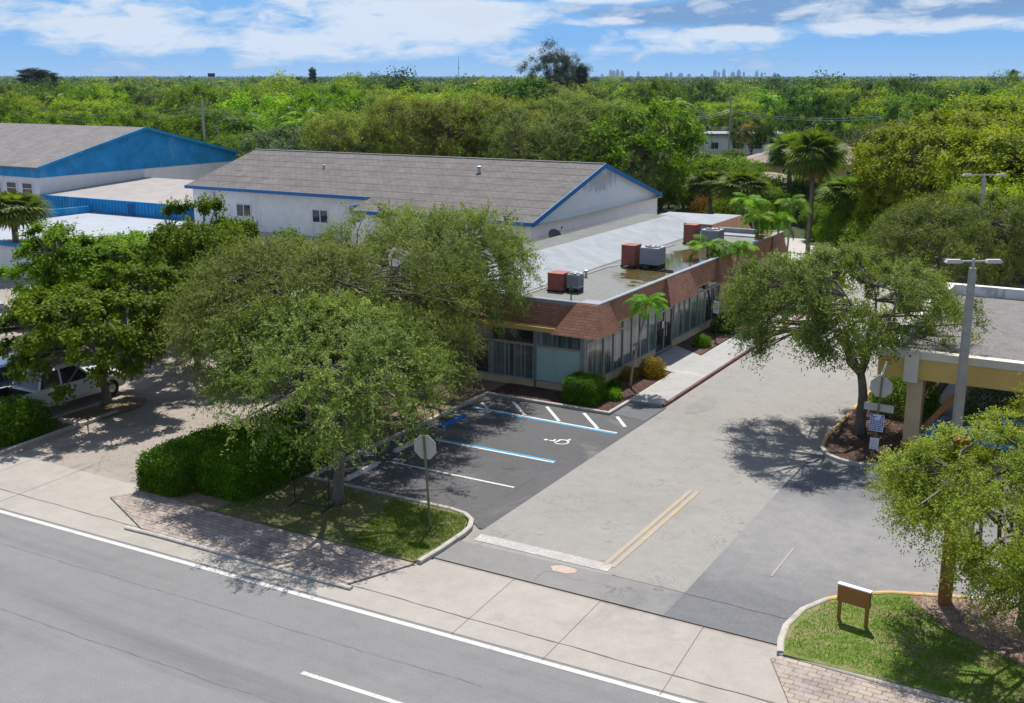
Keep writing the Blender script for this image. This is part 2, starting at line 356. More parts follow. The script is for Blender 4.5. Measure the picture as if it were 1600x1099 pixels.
L = dict(
 olive=mat_leaf('olive leaves', (.085,.12,.034), (.195,.24,.085), (.46,.49,.24), .34),
 oak=mat_leaf('oak leaves', (.08,.115,.032), (.18,.225,.075), (.44,.47,.22), .34),
 oaky=mat_leaf('yellow green oak leaves', (.10,.13,.028), (.23,.26,.07), (.50,.49,.19), .37),
 almond=mat_leaf('bright broad leaves', (.045,.10,.008), (.125,.205,.012), (.32,.39,.04), .30),
 ficus=mat_leaf('yellow green leaves', (.08,.13,.005), (.23,.30,.008), (.52,.52,.03), .30),
 mid=mat_leaf('mid green leaves', (.06,.125,.010), (.145,.24,.016), (.32,.40,.05), .30),
 deep=mat_leaf('dark green leaves', (.028,.065,.010), (.065,.13,.020), (.16,.24,.05), .25),
 lime=mat_leaf('lime green leaves', (.11,.22,.006), (.26,.42,.008), (.50,.60,.05), .32),
 rust=mat_leaf('rust tinged leaves', (.14,.10,.025), (.26,.17,.04), (.36,.26,.07), .35),
 grey=mat_leaf('grey green leaves', (.08,.11,.06), (.14,.18,.10), (.24,.28,.17), .3),
 silver=mat_leaf('pale mottled leaves', (.07,.12,.04), (.15,.21,.08), (.34,.40,.25), .35),
 hedge=mat_leaf('hedge leaves', (.04,.105,.006), (.095,.215,.012), (.24,.38,.035), .30, .4),
 palm=mat_leaf('palm fronds', (.06,.15,.008), (.15,.28,.018), (.34,.44,.06), .40, .45),
 palmd=mat_leaf('fan palm fronds', (.06,.10,.02), (.13,.18,.045), (.30,.34,.13), .38, .45),
 dead=mat_leaf('dry fronds', (.20,.14,.08), (.30,.22,.13), (.42,.34,.22), .25, .7),
 blade=mat_leaf('grass blades', (.09,.17,.015), (.15,.25,.02), (.27,.34,.06), .35, .6),
 blade2=mat_leaf('dull grass blades', (.08,.12,.02), (.13,.17,.035), (.26,.24,.10), .3, .7),
 pine=mat_leaf('dark needle foliage', (.025,.045,.018), (.045,.07,.028), (.08,.11,.045), .2),
)
# ---------------------------------------------------------------- leaves
def rv(rs, n):
    v = rs.normal(size=(n,3)); return v/np.linalg.norm(v, axis=1, keepdims=True)
def nrm(v): return v/np.maximum(np.linalg.norm(v, axis=1, keepdims=True), 1e-6)
def leaf_mesh(name, P, D, Ln, W, tint, mat, parent=None, rs=None, flat=0.0, N=None, nk=.6):
    n = len(P); rs = rs or np.random.RandomState(1); D = nrm(D)
    up = rv(rs, n); up[:,2] = up[:,2]*(1-flat)+flat*1.6
    if N is not None:
        up = nrm(up*(1-nk)+nrm(N)*nk); D = nrm(D-up*(np.sum(D*up, axis=1, keepdims=True)*.8))
    S = nrm(np.cross(D, up)); Ln = np.broadcast_to(Ln, (n,))[:,None]; W = np.broadcast_to(W, (n,))[:,None]
    V = np.empty((n,4,3), np.float32); V[:,0] = P; V[:,1] = P+D*Ln*.5+S*W*.5; V[:,2] = P+D*Ln; V[:,3] = P+D*Ln*.5-S*W*.5
    return quads(name, V, tint, mat, parent)
def quads(name, V, tint, mat, parent=None):
    n = len(V); me = bpy.data.meshes.new(name); me.vertices.add(n*4); me.vertices.foreach_set('co', V.astype(np.float32).ravel())
    me.loops.add(n*4); me.loops.foreach_set('vertex_index', np.arange(n*4, dtype=np.int32))
    me.polygons.add(n); me.polygons.foreach_set('loop_start', np.arange(0, n*4, 4, dtype=np.int32)); me.polygons.foreach_set('loop_total', np.full(n, 4, np.int32))
    me.update(calc_edges=True); a = me.attributes.new('tint', 'FLOAT', 'POINT'); a.data.foreach_set('value', np.repeat(np.clip(tint,0,1), 4).astype(np.float32))
    me.materials.append(mat); o = bpy.data.objects.new(name, me); COL.objects.link(o)
    if parent: o.parent = parent
    return o
def lump(rs, k=7):
    A = rv(rs, k); ph = rs.uniform(0, 6.28, k); fr = rs.uniform(2.0, 5.0, k)
    return lambda D: sum(np.cos((D@A[i])*fr[i]+ph[i]) for i in range(k))/k
def make_tree(name, label, cat, leafm, seed, H, R, th, r0=.22, ncl=90, tw=20, lv=14, leaf=.12, lw=.05, tlen=.8, droop=.3, base=.25, lumpy=.45, flat=0.0, asym=(0,0), bark='bark', fork=6, layers=0, lean=(0,0), spread=1.0, nk=.6, low=.85, jit=.45, along=.7):
    """crown between th*base.. and H, spray clusters on forking limbs"""
    rs = np.random.RandomState(seed); t = empty(name, (0,0,0), 0, label, cat)
    zc = (th+H)/2+.3; Rz = (H-zc); lf = lump(rs)
    D = rv(rs, ncl*3); D = D[D[:,2] > -.62][:ncl]; ncl = len(D)
    rad = (.50+.5*rs.uniform(0,1,ncl)**.5)*(1+lumpy*lf(D))
    C = np.stack([asym[0]+D[:,0]*R*rad, asym[1]+D[:,1]*R*rad, zc+D[:,2]*np.where(D[:,2] > 0, Rz, (zc-th*low))*rad], 1)
    if layers:
        lz = np.round((C[:,2]-th)/(H-th)*layers)/layers*(H-th)+th; C[:,2] = C[:,2]*.25+lz*.75
    C[:,2] = np.maximum(C[:,2], th*.72)
    mb = MB(); tr = []
    k = 6
    for i in range(k+1):
        q = i/k; tr.append((lean[0]*q+.12*math.sin(seed+q*4)*q, lean[1]*q+.1*math.cos(seed*2+q*5)*q, th*q))
    mb.tube(tr, [r0*(1.35 if i == 0 else 1-.35*i/k) for i in range(k+1)], 9)
    top = np.array(tr[-1]); nodes = [np.array(tr[-2]), top]; nr = [r0*.6, r0*.6]
    for j in range(fork):
        a = 2*math.pi*(j+rs.uniform(-.3,.3))/fork; el = rs.uniform(.35,1.15)
        e = np.array([asym[0]+math.cos(a)*math.cos(el)*R*.72, asym[1]+math.sin(a)*math.cos(el)*R*.72, zc+math.sin(el)*Rz*.55])
        pts = []; 
        for i in range(7):
            q = i/6; p = top*(1-q)+e*q; p = p+rs.normal(size=3)*.12*(q>0)*(R/4); p[2] += math.sin(q*math.pi)*.25*(1 if el<.8 else -.5); pts.append(p); nodes.append(p); nr.append(r0*.55*(1-q*.75))
        mb.tube(pts, [r0*.58*(1-.8*i/6) for i in range(7)], 6)
    NA = np.array(nodes)
    for c in C:
        d = np.linalg.norm(NA-c, axis=1)+.5*np.maximum(0, NA[:,2]-c[2]); i = int(np.argmin(d)); s = NA[i]
        m = (s+c)/2+rs.normal(size=3)*.1; mb.tube([s, m, c], [min(nr[i], .075), .04, .018], 4, False)
    trunk = mb.build('trunk', M[bark], t, True)
    core = np.array([asym[0], asym[1], th+(H-th)*.35]); O = nrm(C-core)
    n = ncl*tw; ci = np.repeat(np.arange(ncl), tw)
    d = nrm(O[ci]*.75+rv(rs, n)*.85+np.array([0,0,.18]))
    if flat: d[:,2] *= (1-flat); d = nrm(d)
    tl = tlen*rs.uniform(.55,1.2,n)*spread; pi = np.repeat(np.arange(n), lv); m = len(pi)
    q = rs.uniform(.08,1,m); P = C[ci][pi]+d[pi]*(tl[pi]*q)[:,None]; P[:,2] -= droop*tl[pi]*q*q
    P += rs.normal(size=(m,3))*leaf*jit
    LD = nrm(d[pi]*along+rv(rs, m)*.9); LD[:,2] -= .15
    tint = .10+.28*rs.uniform(0,1,m)+.30*rs.uniform(0,1,ncl)[ci][pi]+.30*q*rs.uniform(0,1,m)
    leaf_mesh('crown', P, LD, leaf*rs.uniform(.7,1.3,m), lw*rs.uniform(.8,1.2,m), tint, L[leafm], t, rs, flat, nrm(P-C[ci][pi]+O[ci][pi]*tlen*.25)+O[ci][pi]*.45+np.array([0,0,.25]), nk)
    return t
def frond(rs, base, az, el, ln, leafl, nl, curve, w=.035, wide=.9):
    """returns quads for one feather frond, and its rachis points"""
    pts = []; p = np.array(base, float); a = el; step = ln/12
    for i in range(13):
        pts.append(p.copy()); dvec = np.array([math.cos(az)*math.cos(a), math.sin(az)*math.cos(a), math.sin(a)]); p = p+dvec*step; a -= curve/12
    V = []; side = np.array([-math.sin(az), math.cos(az), 0])
    for k in range(nl):
        q = .12+.88*k/nl; f = q*12; i = min(11, int(f)); c = pts[i]*(1-(f-i))+pts[i+1]*(f-i); fw = pts[i+1]-pts[i]; fw = fw/np.linalg.norm(fw)
        l = leafl*math.sin(math.pi*min(1,(q*.88+.12)))**.6*rs.uniform(.85,1.1)
        for s in (-1,1):
            dd = side*s*wide+fw*.65+np.array([0,0,rs.uniform(-.35,.15)]); dd /= np.linalg.norm(dd)
            tip = c+dd*l; tip[2] -= l*.28; mid = c+dd*l*.5; wv = fw*w
            V.append([c, mid+wv, tip, mid-wv])
    return V, pts
def make_palm(name, label, cat, seed, h, nf=16, fl=1.7, leafl=.5, nl=30, r=.07, lean=(0,0), curve=1.7, mat='palm', shaft=True, w=.035, dead=0, bend=0.3):
    rs = np.random.RandomState(seed); t = empty(name, (0,0,0), 0, label, cat)
    pts = [(lean[0]*(i/8)**1.5, lean[1]*(i/8)**1.5, h*i/8) for i in range(9)]
    MB().tube(pts, [r*(1.5 if i == 0 else 1.05-.3*i/8) for i in range(9)], 8).build('trunk', M['palmbark'], t, True)
    tp = np.array(pts[-1]); 
    if shaft:
        MB().tube([tp, tp+np.array([0,0,.25]), tp+np.array([0,0,.5])], [r*1.1, r*.95, r*.5], 8).build('crownshaft', M['crownshaft'], t, True); tp = tp+np.array([0,0,.45])
    V = []; T = []; rb = MB()
    for k in range(nf):
        az = k*2.399+rs.uniform(-.2,.2); el = 1.25-1.35*(k/nf)+rs.uniform(-.12,.12)
        v, pp = frond(rs, tp, az, el, fl*rs.uniform(.85,1.1), leafl, nl, curve*rs.uniform(.8,1.15), w); V += v
        tt = rs.uniform(.15,.75); T += [tt+rs.uniform(-.12,.15) for _ in v]
        rb.tube(pp, [.022*(1-.8*i/12)*(fl/1.7) for i in range(13)], 3, False)
    rb.build('frond_stem', M['crownshaft'], t)
    quads('crown', np.array(V), np.array(T), L[mat], t)
    if dead:
        V = []
        for k in range(dead):
            v, pp = frond(rs, tp-np.array([0,0,.2]), rs.uniform(0,6.3), -.9, fl*.7, leafl*.5, nl, .6, w); V += v
        quads('dry_frond', np.array(V), rs.uniform(0,1,len(V)), L['dead'], t)
    return t
def make_fan_palm(name, label, cat, seed, h, nf=38, pet=1.0, fan=.75, r=.16, seg=18, dead=10, boots=True, mat='palmd'):
    rs = np.random.RandomState(seed); t = empty(name, (0,0,0), 0, label, cat)
    MB().tube([(0,0,0),(.05,.03,h*.5),(0,.02,h)], [r*1.15, r, r*1.1], 9).build('trunk', M['bark'], t, True)
    V = []; T = []; DV = []; sm = MB()
    for k in range(nf+dead):
        dd_ = k >= nf; az = k*2.399+rs.uniform(-.2,.2); el = (1.5-2.3*(k/nf)) if not dd_ else rs.uniform(-1.35,-.8)
        d = np.array([math.cos(az)*math.cos(el), math.sin(az)*math.cos(el), math.sin(el)]); b = np.array([0,0,h+.1]); pl = pet*rs.uniform(.8,1.1)*(1 if not dd_ else .6)
        c = b+d*pl; c[2] -= .12*pl; sm.tube([b, (b+c)/2+np.array([0,0,.05]), c], [.022,.016,.012], 3, False)
        sd_ = nrm(np.cross(d, [0,0,1.0])[None])[0]; tt = rs.uniform(.1,.8)
        nn = np.cross(sd_, d); ro = rs.uniform(-.7,.7); sd_ = sd_*math.cos(ro)+nn*math.sin(ro)
        for j in range(seg):
            a = (j/(seg-1)-.5)*4.2; v = d*math.cos(a)+sd_*math.sin(a); v = v+nn*.0; l = fan*(1-.25*abs(a)/2.1)*rs.uniform(.9,1.1)
            wv = (-d*math.sin(a)+sd_*math.cos(a))*.075; m = c+v*l*.55; tip = c+v*l; tip[2] -= l*.35; m[2] -= l*.04
            (DV if dd_ else V).append([c, m+wv, tip, m-wv])
            if not dd_: T.append(tt+rs.uniform(-.12,.2))
    sm.build('leaf_stem', M['crownshaft'], t)
    quads('crown', np.array(V), np.array(T), L[mat], t)
    if DV: quads('dry_frond', np.array(DV), rs.uniform(0,1,len(DV)), L['dead'], t)
    return t
def shrub(name, label, cat, x, y, z, sx_, sy_, h, leafm, n, leaf=.07, lw=.045, seed=1, boxy=.5, rot=0, group=None, hollow=.55):
    rs = np.random.RandomState(seed); t = empty(name, (x,y,z), rot, label, cat, group)
    lf = lump(rs, 9); D = rv(rs, n); D[:,2] = np.abs(D[:,2]); p_ = 2+boxy*9
    # even spread over a rounded box, with leafy bumps at two sizes so that the outline stays uneven
    D = D*np.array([sx_, sy_, h*1.6])/max(sx_, sy_, h); D = nrm(D)
    Q = D/np.array([sx_, sy_, h*2]); Q = Q/np.max(np.abs(Q)); k_ = (np.sum(np.abs(Q)**p_, axis=1))**(1/p_); S = Q/k_[:,None]*np.array([1,1,1.0])
    X = S*np.array([sx_/2, sy_/2, h]); rad = (hollow+(1-hollow)*rs.uniform(0,1,n)**.35)
    bmp = .5*np.sin(X[:,0]*6+seed)*np.cos(X[:,1]*5)+.5*np.sin(X[:,1]*11+X[:,2]*9+seed)+.4*np.cos(X[:,0]*13-X[:,2]*12)
    P = X*rad[:,None]+D*(.05*bmp*(1.6-boxy))[:,None]; P += rs.normal(size=P.shape)*leaf*.55; P[:,2] = np.maximum(P[:,2], .02)
    LD = nrm(D*.8+rv(rs, n)); leaf_mesh('foliage', P, LD, leaf*rs.uniform(.7,1.3,n), lw, .12+.45*rs.uniform(0,1,n)+.3*rs.uniform(0,1,n)*(rad>.93)+.10*bmp, L[leafm], t, rs, 0, D+rv(rs,n)*.5, .55)
    mb = MB()
    for k in range(5):
        a = k*1.3+seed; mb.tube([(math.cos(a)*sx_*.08, math.sin(a)*sy_*.08, 0), (math.cos(a)*sx_*.2, math.sin(a)*sy_*.2, h*.7)], [.025,.01], 5)
    mb.build('stem', M['barkd'], t); return t
def stuff_tufts(name, polys, n, mat, h=.07, z=0.1, seed=3, spread=.03):
    """grass: many blades inside polygons"""
    rs = np.random.RandomState(seed); PP = []
    for poly in polys:
        poly = np.array(poly); lo = poly.min(0); hi = poly.max(0); Q = rs.uniform(lo, hi, size=(n*3,2)); ins = np.zeros(len(Q), bool); j = len(poly)-1
        for i in range(len(poly)):
            xi, yi = poly[i]; xj, yj = poly[j]; c = ((yi > Q[:,1]) != (yj > Q[:,1])) & (Q[:,0] < (xj-xi)*(Q[:,1]-yi)/(yj-yi+1e-9)+xi); ins ^= c; j = i
        PP.append(Q[ins][:n])
    Q = np.concatenate(PP); m = len(Q); P = np.concatenate([Q, np.full((m,1), z)], 1)
    pat = np.sin(Q[:,0]*1.7+1)*np.cos(Q[:,1]*1.3)+.6*np.sin(Q[:,0]*4.1+Q[:,1]*3)
    D = np.stack([rs.normal(size=m)*.6, rs.normal(size=m)*.6, rs.uniform(.5,1.2,m)], 1)
    o = leaf_mesh(name, P, D, h*rs.uniform(.5,1.4,m), .018, .35+.16*pat+.3*rs.uniform(-1,1,m), mat, None, rs)
    return o
# ================================================================ GROUND
def arc(cx, cy, r, a0, a1, n=8, ry=None):
    return [(cx+r*math.cos(R_(a0+(a1-a0)*i/n)), cy+(ry or r)*math.sin(R_(a0+(a1-a0)*i/n))) for i in range(n+1)]
def worn_shade_asphalt():
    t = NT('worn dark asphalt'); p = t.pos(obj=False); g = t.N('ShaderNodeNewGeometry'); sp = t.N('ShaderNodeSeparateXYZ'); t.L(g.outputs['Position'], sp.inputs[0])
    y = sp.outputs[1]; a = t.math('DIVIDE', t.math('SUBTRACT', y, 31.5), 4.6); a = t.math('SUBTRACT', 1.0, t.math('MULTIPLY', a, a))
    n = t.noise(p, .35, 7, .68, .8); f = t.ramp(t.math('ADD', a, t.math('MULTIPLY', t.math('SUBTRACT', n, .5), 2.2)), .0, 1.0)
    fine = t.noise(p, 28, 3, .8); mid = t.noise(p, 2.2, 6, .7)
    cc = t.mix(f, t.mix(t.ramp(mid, .3, .7), (.085,.088,.10), (.13,.133,.145)), t.mix(t.ramp(mid, .3, .7), (.19,.185,.185), (.255,.245,.24)))  # dark ends: newer asphalt, plus shade near the island painted into the colour
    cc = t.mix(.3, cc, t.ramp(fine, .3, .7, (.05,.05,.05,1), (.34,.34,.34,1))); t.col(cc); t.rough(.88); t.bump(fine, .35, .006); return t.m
struct('terrain', MB().sheet([(-16000,-300),(9000,-300),(9000,16000),(-16000,16000)], -.06), M['forest'])
yl = lambda x, o=0: 20.95+.022*(x+20)+o          # the road edge runs very slightly askew
struct('road', MB().sheet([(-140,-40),(60,-40),(60,yl(60)+.25),(-140,yl(-140)+.25)], 0.0), M['road'])
struct('parking_ground', MB().sheet([(-140,22),(60,22),(60,84),(-140,84)], -.02), M['leftlot'])
struct('gutter_and_apron_concrete', MB().sheet([(-140,yl(-140,.1)),(60,yl(60,.1)),(60,24.75),(-140,24.2)], .008), M['conc'])
struct('driveway', MB().sheet([(-16.75,24.72),(-9.7,24.72),(-9.75,40),(-9.75,84),(-16.75,84)], .006), M['drive'])
struct('driveway_near_strip', MB().sheet([(-17.3,24.7),(-9.7,24.7),(-9.72,26.25),(-16.9,26.1)], .010), M['drive2'])
struct('dark_driveway', MB().sheet([(-9.7,24.7),(12,24.7),(12,42),(-9.75,42)], .006), worn_shade_asphalt())
if 0: struct('grey_driveway_patch', MB().sheet([(-9.6,27.5),(-5,29.4),(6,30.5),(12,31),(12,37),(-7,36.2),(-9.6,35.2)], .010), M['drive2'])
struct('parking_lot', MB().sheet([(-24.4,28),(-17.9,28),(-16.9,27.2),(-16.72,27.2),(-16.78,42.2),(-18.5,42.2),(-18.5,40.1),(-24.4,40.1)], .010), M['lot'])
struct('left_driveway', MB().sheet([(-36.2,24.0),(-28.6,24.45),(-28.6,60),(-36.2,60)], -.008), M['leftlot'])
# joints and cracks in the concrete
jm = mat_plain('joint', (.12,.10,.09), .9, .3, 3)
j = MB()
for x0, x1 in ((-14.15,-13.95),(-11.48,-11.36),(-8.58,-8.3),(-32,-31.8),(-34.5,-34.3)): j.sheet([(x0-.008,24.7),(x0+.008,24.7),(x1+.008,21.1),(x1-.008,21.1)], .0125)
struct('concrete_joints', j, jm)
seam = mat_plain('sealed seam', (.10,.10,.10), .9, .3, 3)
def wavy(x0, x1, f, w, seed, n=60):
    r = random.Random(seed); a = []; b = []; y = 0
    for i in range(n+1):
        x = x0+(x1-x0)*i/n; y = y*.8+r.uniform(-.02,.02); ww = w*r.uniform(.5,1.4); a.append((x, f(x)+y+ww)); b.append((x, f(x)+y-ww))
    m = MB()
    for i in range(n): m.add([(*a[i],.0135),(*a[i+1],.0135),(*b[i+1],.0135),(*b[i],.0135)], [(3,2,1,0)])
    return m
struct('gutter_joint', wavy(-46, 4, lambda x: 21.98+.006*(x+20), .018, 4, 160), jm)
struct('asphalt_seam', wavy(-11.9, -5.8, lambda x: 26.25-.02*(x+12), .014, 9, 40), jm)
struct('road_seam', wavy(-44, 6, lambda x: 16.4+.022*(x+20), .004, 14, 300), seam); struct('road_seam_far', wavy(-38, -12, lambda x: 19.2+.022*(x+20), .004, 15, 180), seam)
struct('lot_seam', MB().sheet([(-17.6,28.6),(-17.57,28.6),(-17.5,36.6),(-17.53,36.6)], .016), jm)
# patched pothole beside the stop bar
pm = []; pr_ = random.Random(5)
for i in range(14): a = 2*math.pi*i/14; pm.append((-13.25+.40*math.cos(a)*pr_.uniform(.8,1.15), 25.85+.24*math.sin(a)*pr_.uniform(.8,1.2)))
struct('pothole', MB().sheet(pm, .015), mat_asphalt('broken asphalt', (.40,.31,.26), big=.4, aggr=.5))
def blotches(name, spots, z, mat, seed):
    m = MB(); q = random.Random(seed)
    for i, (x, y, rx, ry) in enumerate(spots): m.sheet([(x+rx*math.cos(t*.393)*q.uniform(.75,1.2), y+ry*math.sin(t*.393)*q.uniform(.75,1.2)) for t in range(16)], z+.0003*i)
    return struct(name, m, mat)
q_ = random.Random(21)
blotches('oil_stains', [(-13.5+q_.uniform(-3,3), q_.uniform(27,46), q_.uniform(.05,.14), q_.uniform(.06,.2)) for i in range(9)], .0125, mat_paint('oil film', (.19,.185,.18), .44, (.26,.25,.24)), 3)
blotches('stall_oil_stains', [(x+q_.uniform(-.4,.4), y+q_.uniform(-.3,.3), q_.uniform(.2,.5), q_.uniform(.15,.35)) for x, y in ((-21,29.4),(-20.4,32.3),(-21,36.3),(-19.5,29.6),(-19.2,32.2))], .0135, mat_paint('dark oil film', (.045,.045,.047), .5, (.10,.10,.105)), 5)
blotches('asphalt_patches', [(-15.6,43.5,.6,1.5)], .0118, mat_asphalt('patched asphalt', (.22,.21,.20), big=.2), 8)
# paver sidewalks, curbs
struct('paver_sidewalk', MB().prism([(-28.9,23.2),(-25.9,21.85),(-18.0,21.88),(-17.1,24.0),(-24.9,23.95),(-28.3,24.15)], .0, .06), M['paver'])
struct('paver_sidewalk_right', MB().prism([(-6.6,23.9),(-5.6,22.1),(14,22.3),(14,24.3),(-6.4,24.15)], .0, .05), M['paver'])
struct('street_curb', MB().sweep([(-26.4,21.68),(-25.2,21.74),(-22,21.78),(-18.6,21.82),(-17.7,21.84)], .17, .0, .085), M['curb'])
struct('street_curb_right', MB().sweep([(-5.2,22.05),(2,22.1),(14,22.2)], .17, .0, .13), M['curb'])
struct('sidewalk_edging', MB().sweep([(-6.5,24.25),(-3,24.05),(2,23.95),(14,23.9)], .20, .0, .09), M['conc'])
# left front lawn with its curb
lawn = [(-24.9,24.0),(-16.95,24.05),(-16.95,25.2),(-17.0,26.6),(-17.2,27.35),(-17.8,27.85),(-24.4,27.9),(-24.5,40),(-30,40),(-28.4,24.2)]
struct('front_lawn', MB().prism([(-25,24.0),(-17.15,24.02),(-17.05,25.2),(-17.1,26.6),(-17.35,27.25),(-17.9,27.85),(-24.35,27.85),(-25,27.6)], 0, .09), M['grass2'])
struct('planting_strip', MB().prism([(-28.6,24.15),(-25,24.0),(-25,27.6),(-24.45,27.9),(-24.45,40.1),(-18.6,40.1),(-18.6,47.2),(-20.5,47.4),(-20.5,42),(-28.6,42)], 0, .085), M['dirt'])
tag(stuff_tufts('lawn_grass', [[(-25,24.05),(-17.2,24.1),(-17.1,26.6),(-17.6,27.6),(-24.3,27.7)]], 9000, L['blade2'], .05, .09, 5), kind='stuff')
tag(stuff_tufts('lush_lawn_grass', [[(-19.6,24.1),(-17.2,24.1),(-17.1,26.6),(-17.6,27.6),(-20.4,27.6)]], 9000, L['blade'], .07, .09, 6), kind='stuff')
struct('lot_curb', MB().sweep([(-17.02,24.1),(-16.98,25.2),(-17.02,26.5),(-17.1,27.0),(-17.35,27.5),(-17.8,27.82),(-18.4,27.93),(-24.4,27.95),(-24.42,34),(-24.45,40.1),(-18.5,40.1),(-18.48,43.8),(-18.55,47.3)], .16, 0, .14), M['curb'])
# planter bed by the building, walkway and doorstep
struct('mulch_bed', MB().prism([(-24.4,40.2),(-18.6,40.2),(-18.6,47.3),(-20.55,47.5),(-20.55,42.0),(-24.4,42.0)], .01, .11), M['mulch'])
struct('mulch_bed_rear', MB().prism([(-20.55,52.6),(-18.7,51.2),(-18.7,70),(-20.55,70)], .01, .11), M['mulch'])
struct('walkway', MB().prism([(-18.45,42.2),(-17.0,42.2),(-17.0,70),(-18.6,70),(-18.6,51.2),(-20.5,52.6),(-20.5,48.4),(-18.5,47.4)], .0, .12), mat_asphalt('pale walkway concrete', (.32,.315,.305), big=.12, aggr=.1, stain=(.40,.40,.41)))
struct('red_curb', MB().sweep([(-16.95,42.3),(-16.95,70)], .10, 0, .125), M['curbred'])
struct('ramp_asphalt', MB().sheet([(-18.4,40.3),(-16.8,40.0),(-16.8,42.2),(-18.4,42.2)], .018), M['dark'])
# painted markings
pw = MB()
for y in (30.8, 33.72): pw.sheet([(-22.95,y-.05),(-17.7,y-.05),(-17.7,y+.05),(-22.95,y+.05)], .016)
pw.sheet([(-24.0,38.16),(-17.15,37.98),(-17.15,38.08),(-24.0,38.28)], .016)
for a, b in (((-24.0,38.95),(-23.3,38.3)),((-22.9,39.75),(-21.5,38.3)),((-21.26,39.8),(-19.86,38.25)),((-19.47,39.75),(-18.06,38.15)),((-18.06,40.0),(-17.2,38.9)),((-18.1,42.05),(-17.2,41.15))):
    d = Vector((b[0]-a[0], b[1]-a[1])).normalized(); n_ = Vector((-d.y,d.x))*.07
    pw.sheet([(a[0]+n_.x,a[1]+n_.y),(b[0]+n_.x,b[1]+n_.y),(b[0]-n_.x,b[1]-n_.y),(a[0]-n_.x,a[1]-n_.y)], .0165)
struct('stall_stripes', pw, M['pwhite'])
pb = MB(); pb.sheet([(-22.95,33.78),(-17.7,33.78),(-17.7,33.93),(-22.95,33.93)], .0155); pb.sheet([(-24.0,38.0),(-17.15,37.82),(-17.15,37.97),(-24.0,38.15)], .0155)
struct('blue_stall_stripes', pb, M['pblue'])
def wheelchair():
    m = MB(); O = (-18.72,35.95); a = math.atan2(1,0)+math.pi*.0
    def P(u, v): return (O[0]-v, O[1]+u*.95)        # u across, v up the figure; the figure lies with its head to the kerb
    def stroke(p, q, w=.045):
        p = Vector(p); q = Vector(q); d = (q-p).normalized(); n_ = Vector((-d.y,d.x))*w; e = d*w*.3
        m.sheet([P(*(p-e+n_)), P(*(q+e+n_)), P(*(q+e-n_)), P(*(p-e-n_))], .0165+.00004*len(m.v))
    c = [(math.cos(R_(t))*.27-.02, math.sin(R_(t))*.27-.18) for t in range(130,415,15)]
    for i in range(len(c)-1): stroke(c[i], c[i+1], .032)
    stroke((-.08,.32),(-.06,-.02)); stroke((-.06,-.02),(.2,-.02)); stroke((.2,-.02),(.32,-.36)); stroke((.32,-.36),(.44,-.31)); stroke((-.07,.16),(.14,.16), .035)
    m.sheet([P(-.08+.085*math.cos(t*.524), .47+.085*math.sin(t*.524)) for t in range(12)], .0185)
    struct('wheelchair_symbol', m, M['pwhite'])
wheelchair()
struct('stop_bar', MB().sheet([(-16.55,26.35),(-12.1,26.35),(-12.1,26.85),(-16.6,26.85)], .0165), M['pwhite2'])
py = MB(); py.sheet([(-12.42,26.7),(-12.27,26.7),(-12.27,33.6),(-12.42,33.6)], .0175); py.sheet([(-12.17,26.7),(-12.02,26.7),(-12.02,33.6),(-12.17,33.6)], .0175)
struct('yellow_centre_lines', py, M['pyellow'])
struct('faded_yellow_line', MB().sheet([(-8.0,28.4),(-7.93,28.4),(-7.93,30.6),(-8.0,30.6)], .0175), mat_paint('very worn yellow', (.36,.27,.17), .40, (.27,.26,.25)))
el_ = MB(); el_.sheet([(-140,yl(-140,-.17)),(60,yl(60,-.17)),(60,yl(60)),(-140,yl(-140))], .006)
struct('road_edge_line', el_, M['pworn'])
struct('lane_dash', MB().sheet([(-16.0,17.72),(-12.9,17.79),(-12.9,17.93),(-16.0,17.86)], .006), M['pworn'])
# right-hand lawn island
rl = [(-6.45,24.2)]+[(-6.62,24.8),(-6.72,25.6),(-6.6,26.7),(-6.2,27.6),(-5.6,28.3),(-4.8,28.85),(-3.9,29.2),(-3,29.55),(-2,29.9),(2,31.0),(10,32)]
struct('lawn_curb', MB().sweep(rl[:5], .17, 0, .14), M['curb'])
struct('lawn_curb_yellow', MB().sweep(rl[4:9], .17, 0, .141), M['curbyellow'])
struct('lawn_curb_far', MB().sweep(rl[8:], .17, 0, .14), M['curb'])
struct('corner_lawn', MB().prism([(x+.08,y-.06) for x,y in rl]+[(10,24.0),(-3,24.15)], 0, .10), M['grass'])
struct('corner_mulch', MB().prism([(-4.35,28.85),(-3.0,29.4),(3,31),(6,30.5),(1.0,28.2),(-1.2,26.4),(-3.1,27.4)], .05, .112), mat_ground('brown mulch', [(.3,(.16,.10,.08)),(.5,(.24,.17,.14)),(.7,(.30,.23,.19))], 3, .8))
tag(stuff_tufts('corner_grass', [[(-6.4,24.3),(-6.5,25.6),(-6.2,27.2),(-5.4,28.2),(-4.4,28.8),(-3.1,27.4),(-1.2,26.4),(1,28),(8,29),(8,24.1)]], 36000, L['blade'], .055, .10, 8), kind='stuff')
# island with mulch below the tree
isl = [(-9.72,60),(-9.78,48.2),(-9.76,46),(-9.76,42.8),(-9.76,41.2),(-9.62,40.1),(-9.2,39.35),(-8.65,39.0),(-7.9,38.9),(-7.3,39.2),(-7.0,39.8),(-6.9,41),(-6.95,42.2),(-7.05,43.6)]
struct('island_mulch', MB().prism(isl+[(-7.1,60)], 0, .11), M['mulch'])
struct('island_curb_yellow', MB().sweep(isl[:6], .16, 0, .141), M['curbyellow'])
struct('island_curb', MB().sweep(isl[5:], .17, 0, .15), M['curb'])
struct('canopy_pavement', MB().sheet([(-7.0,39.5),(12,39.5),(12,62),(-7.0,62)], .014), M['conc'])
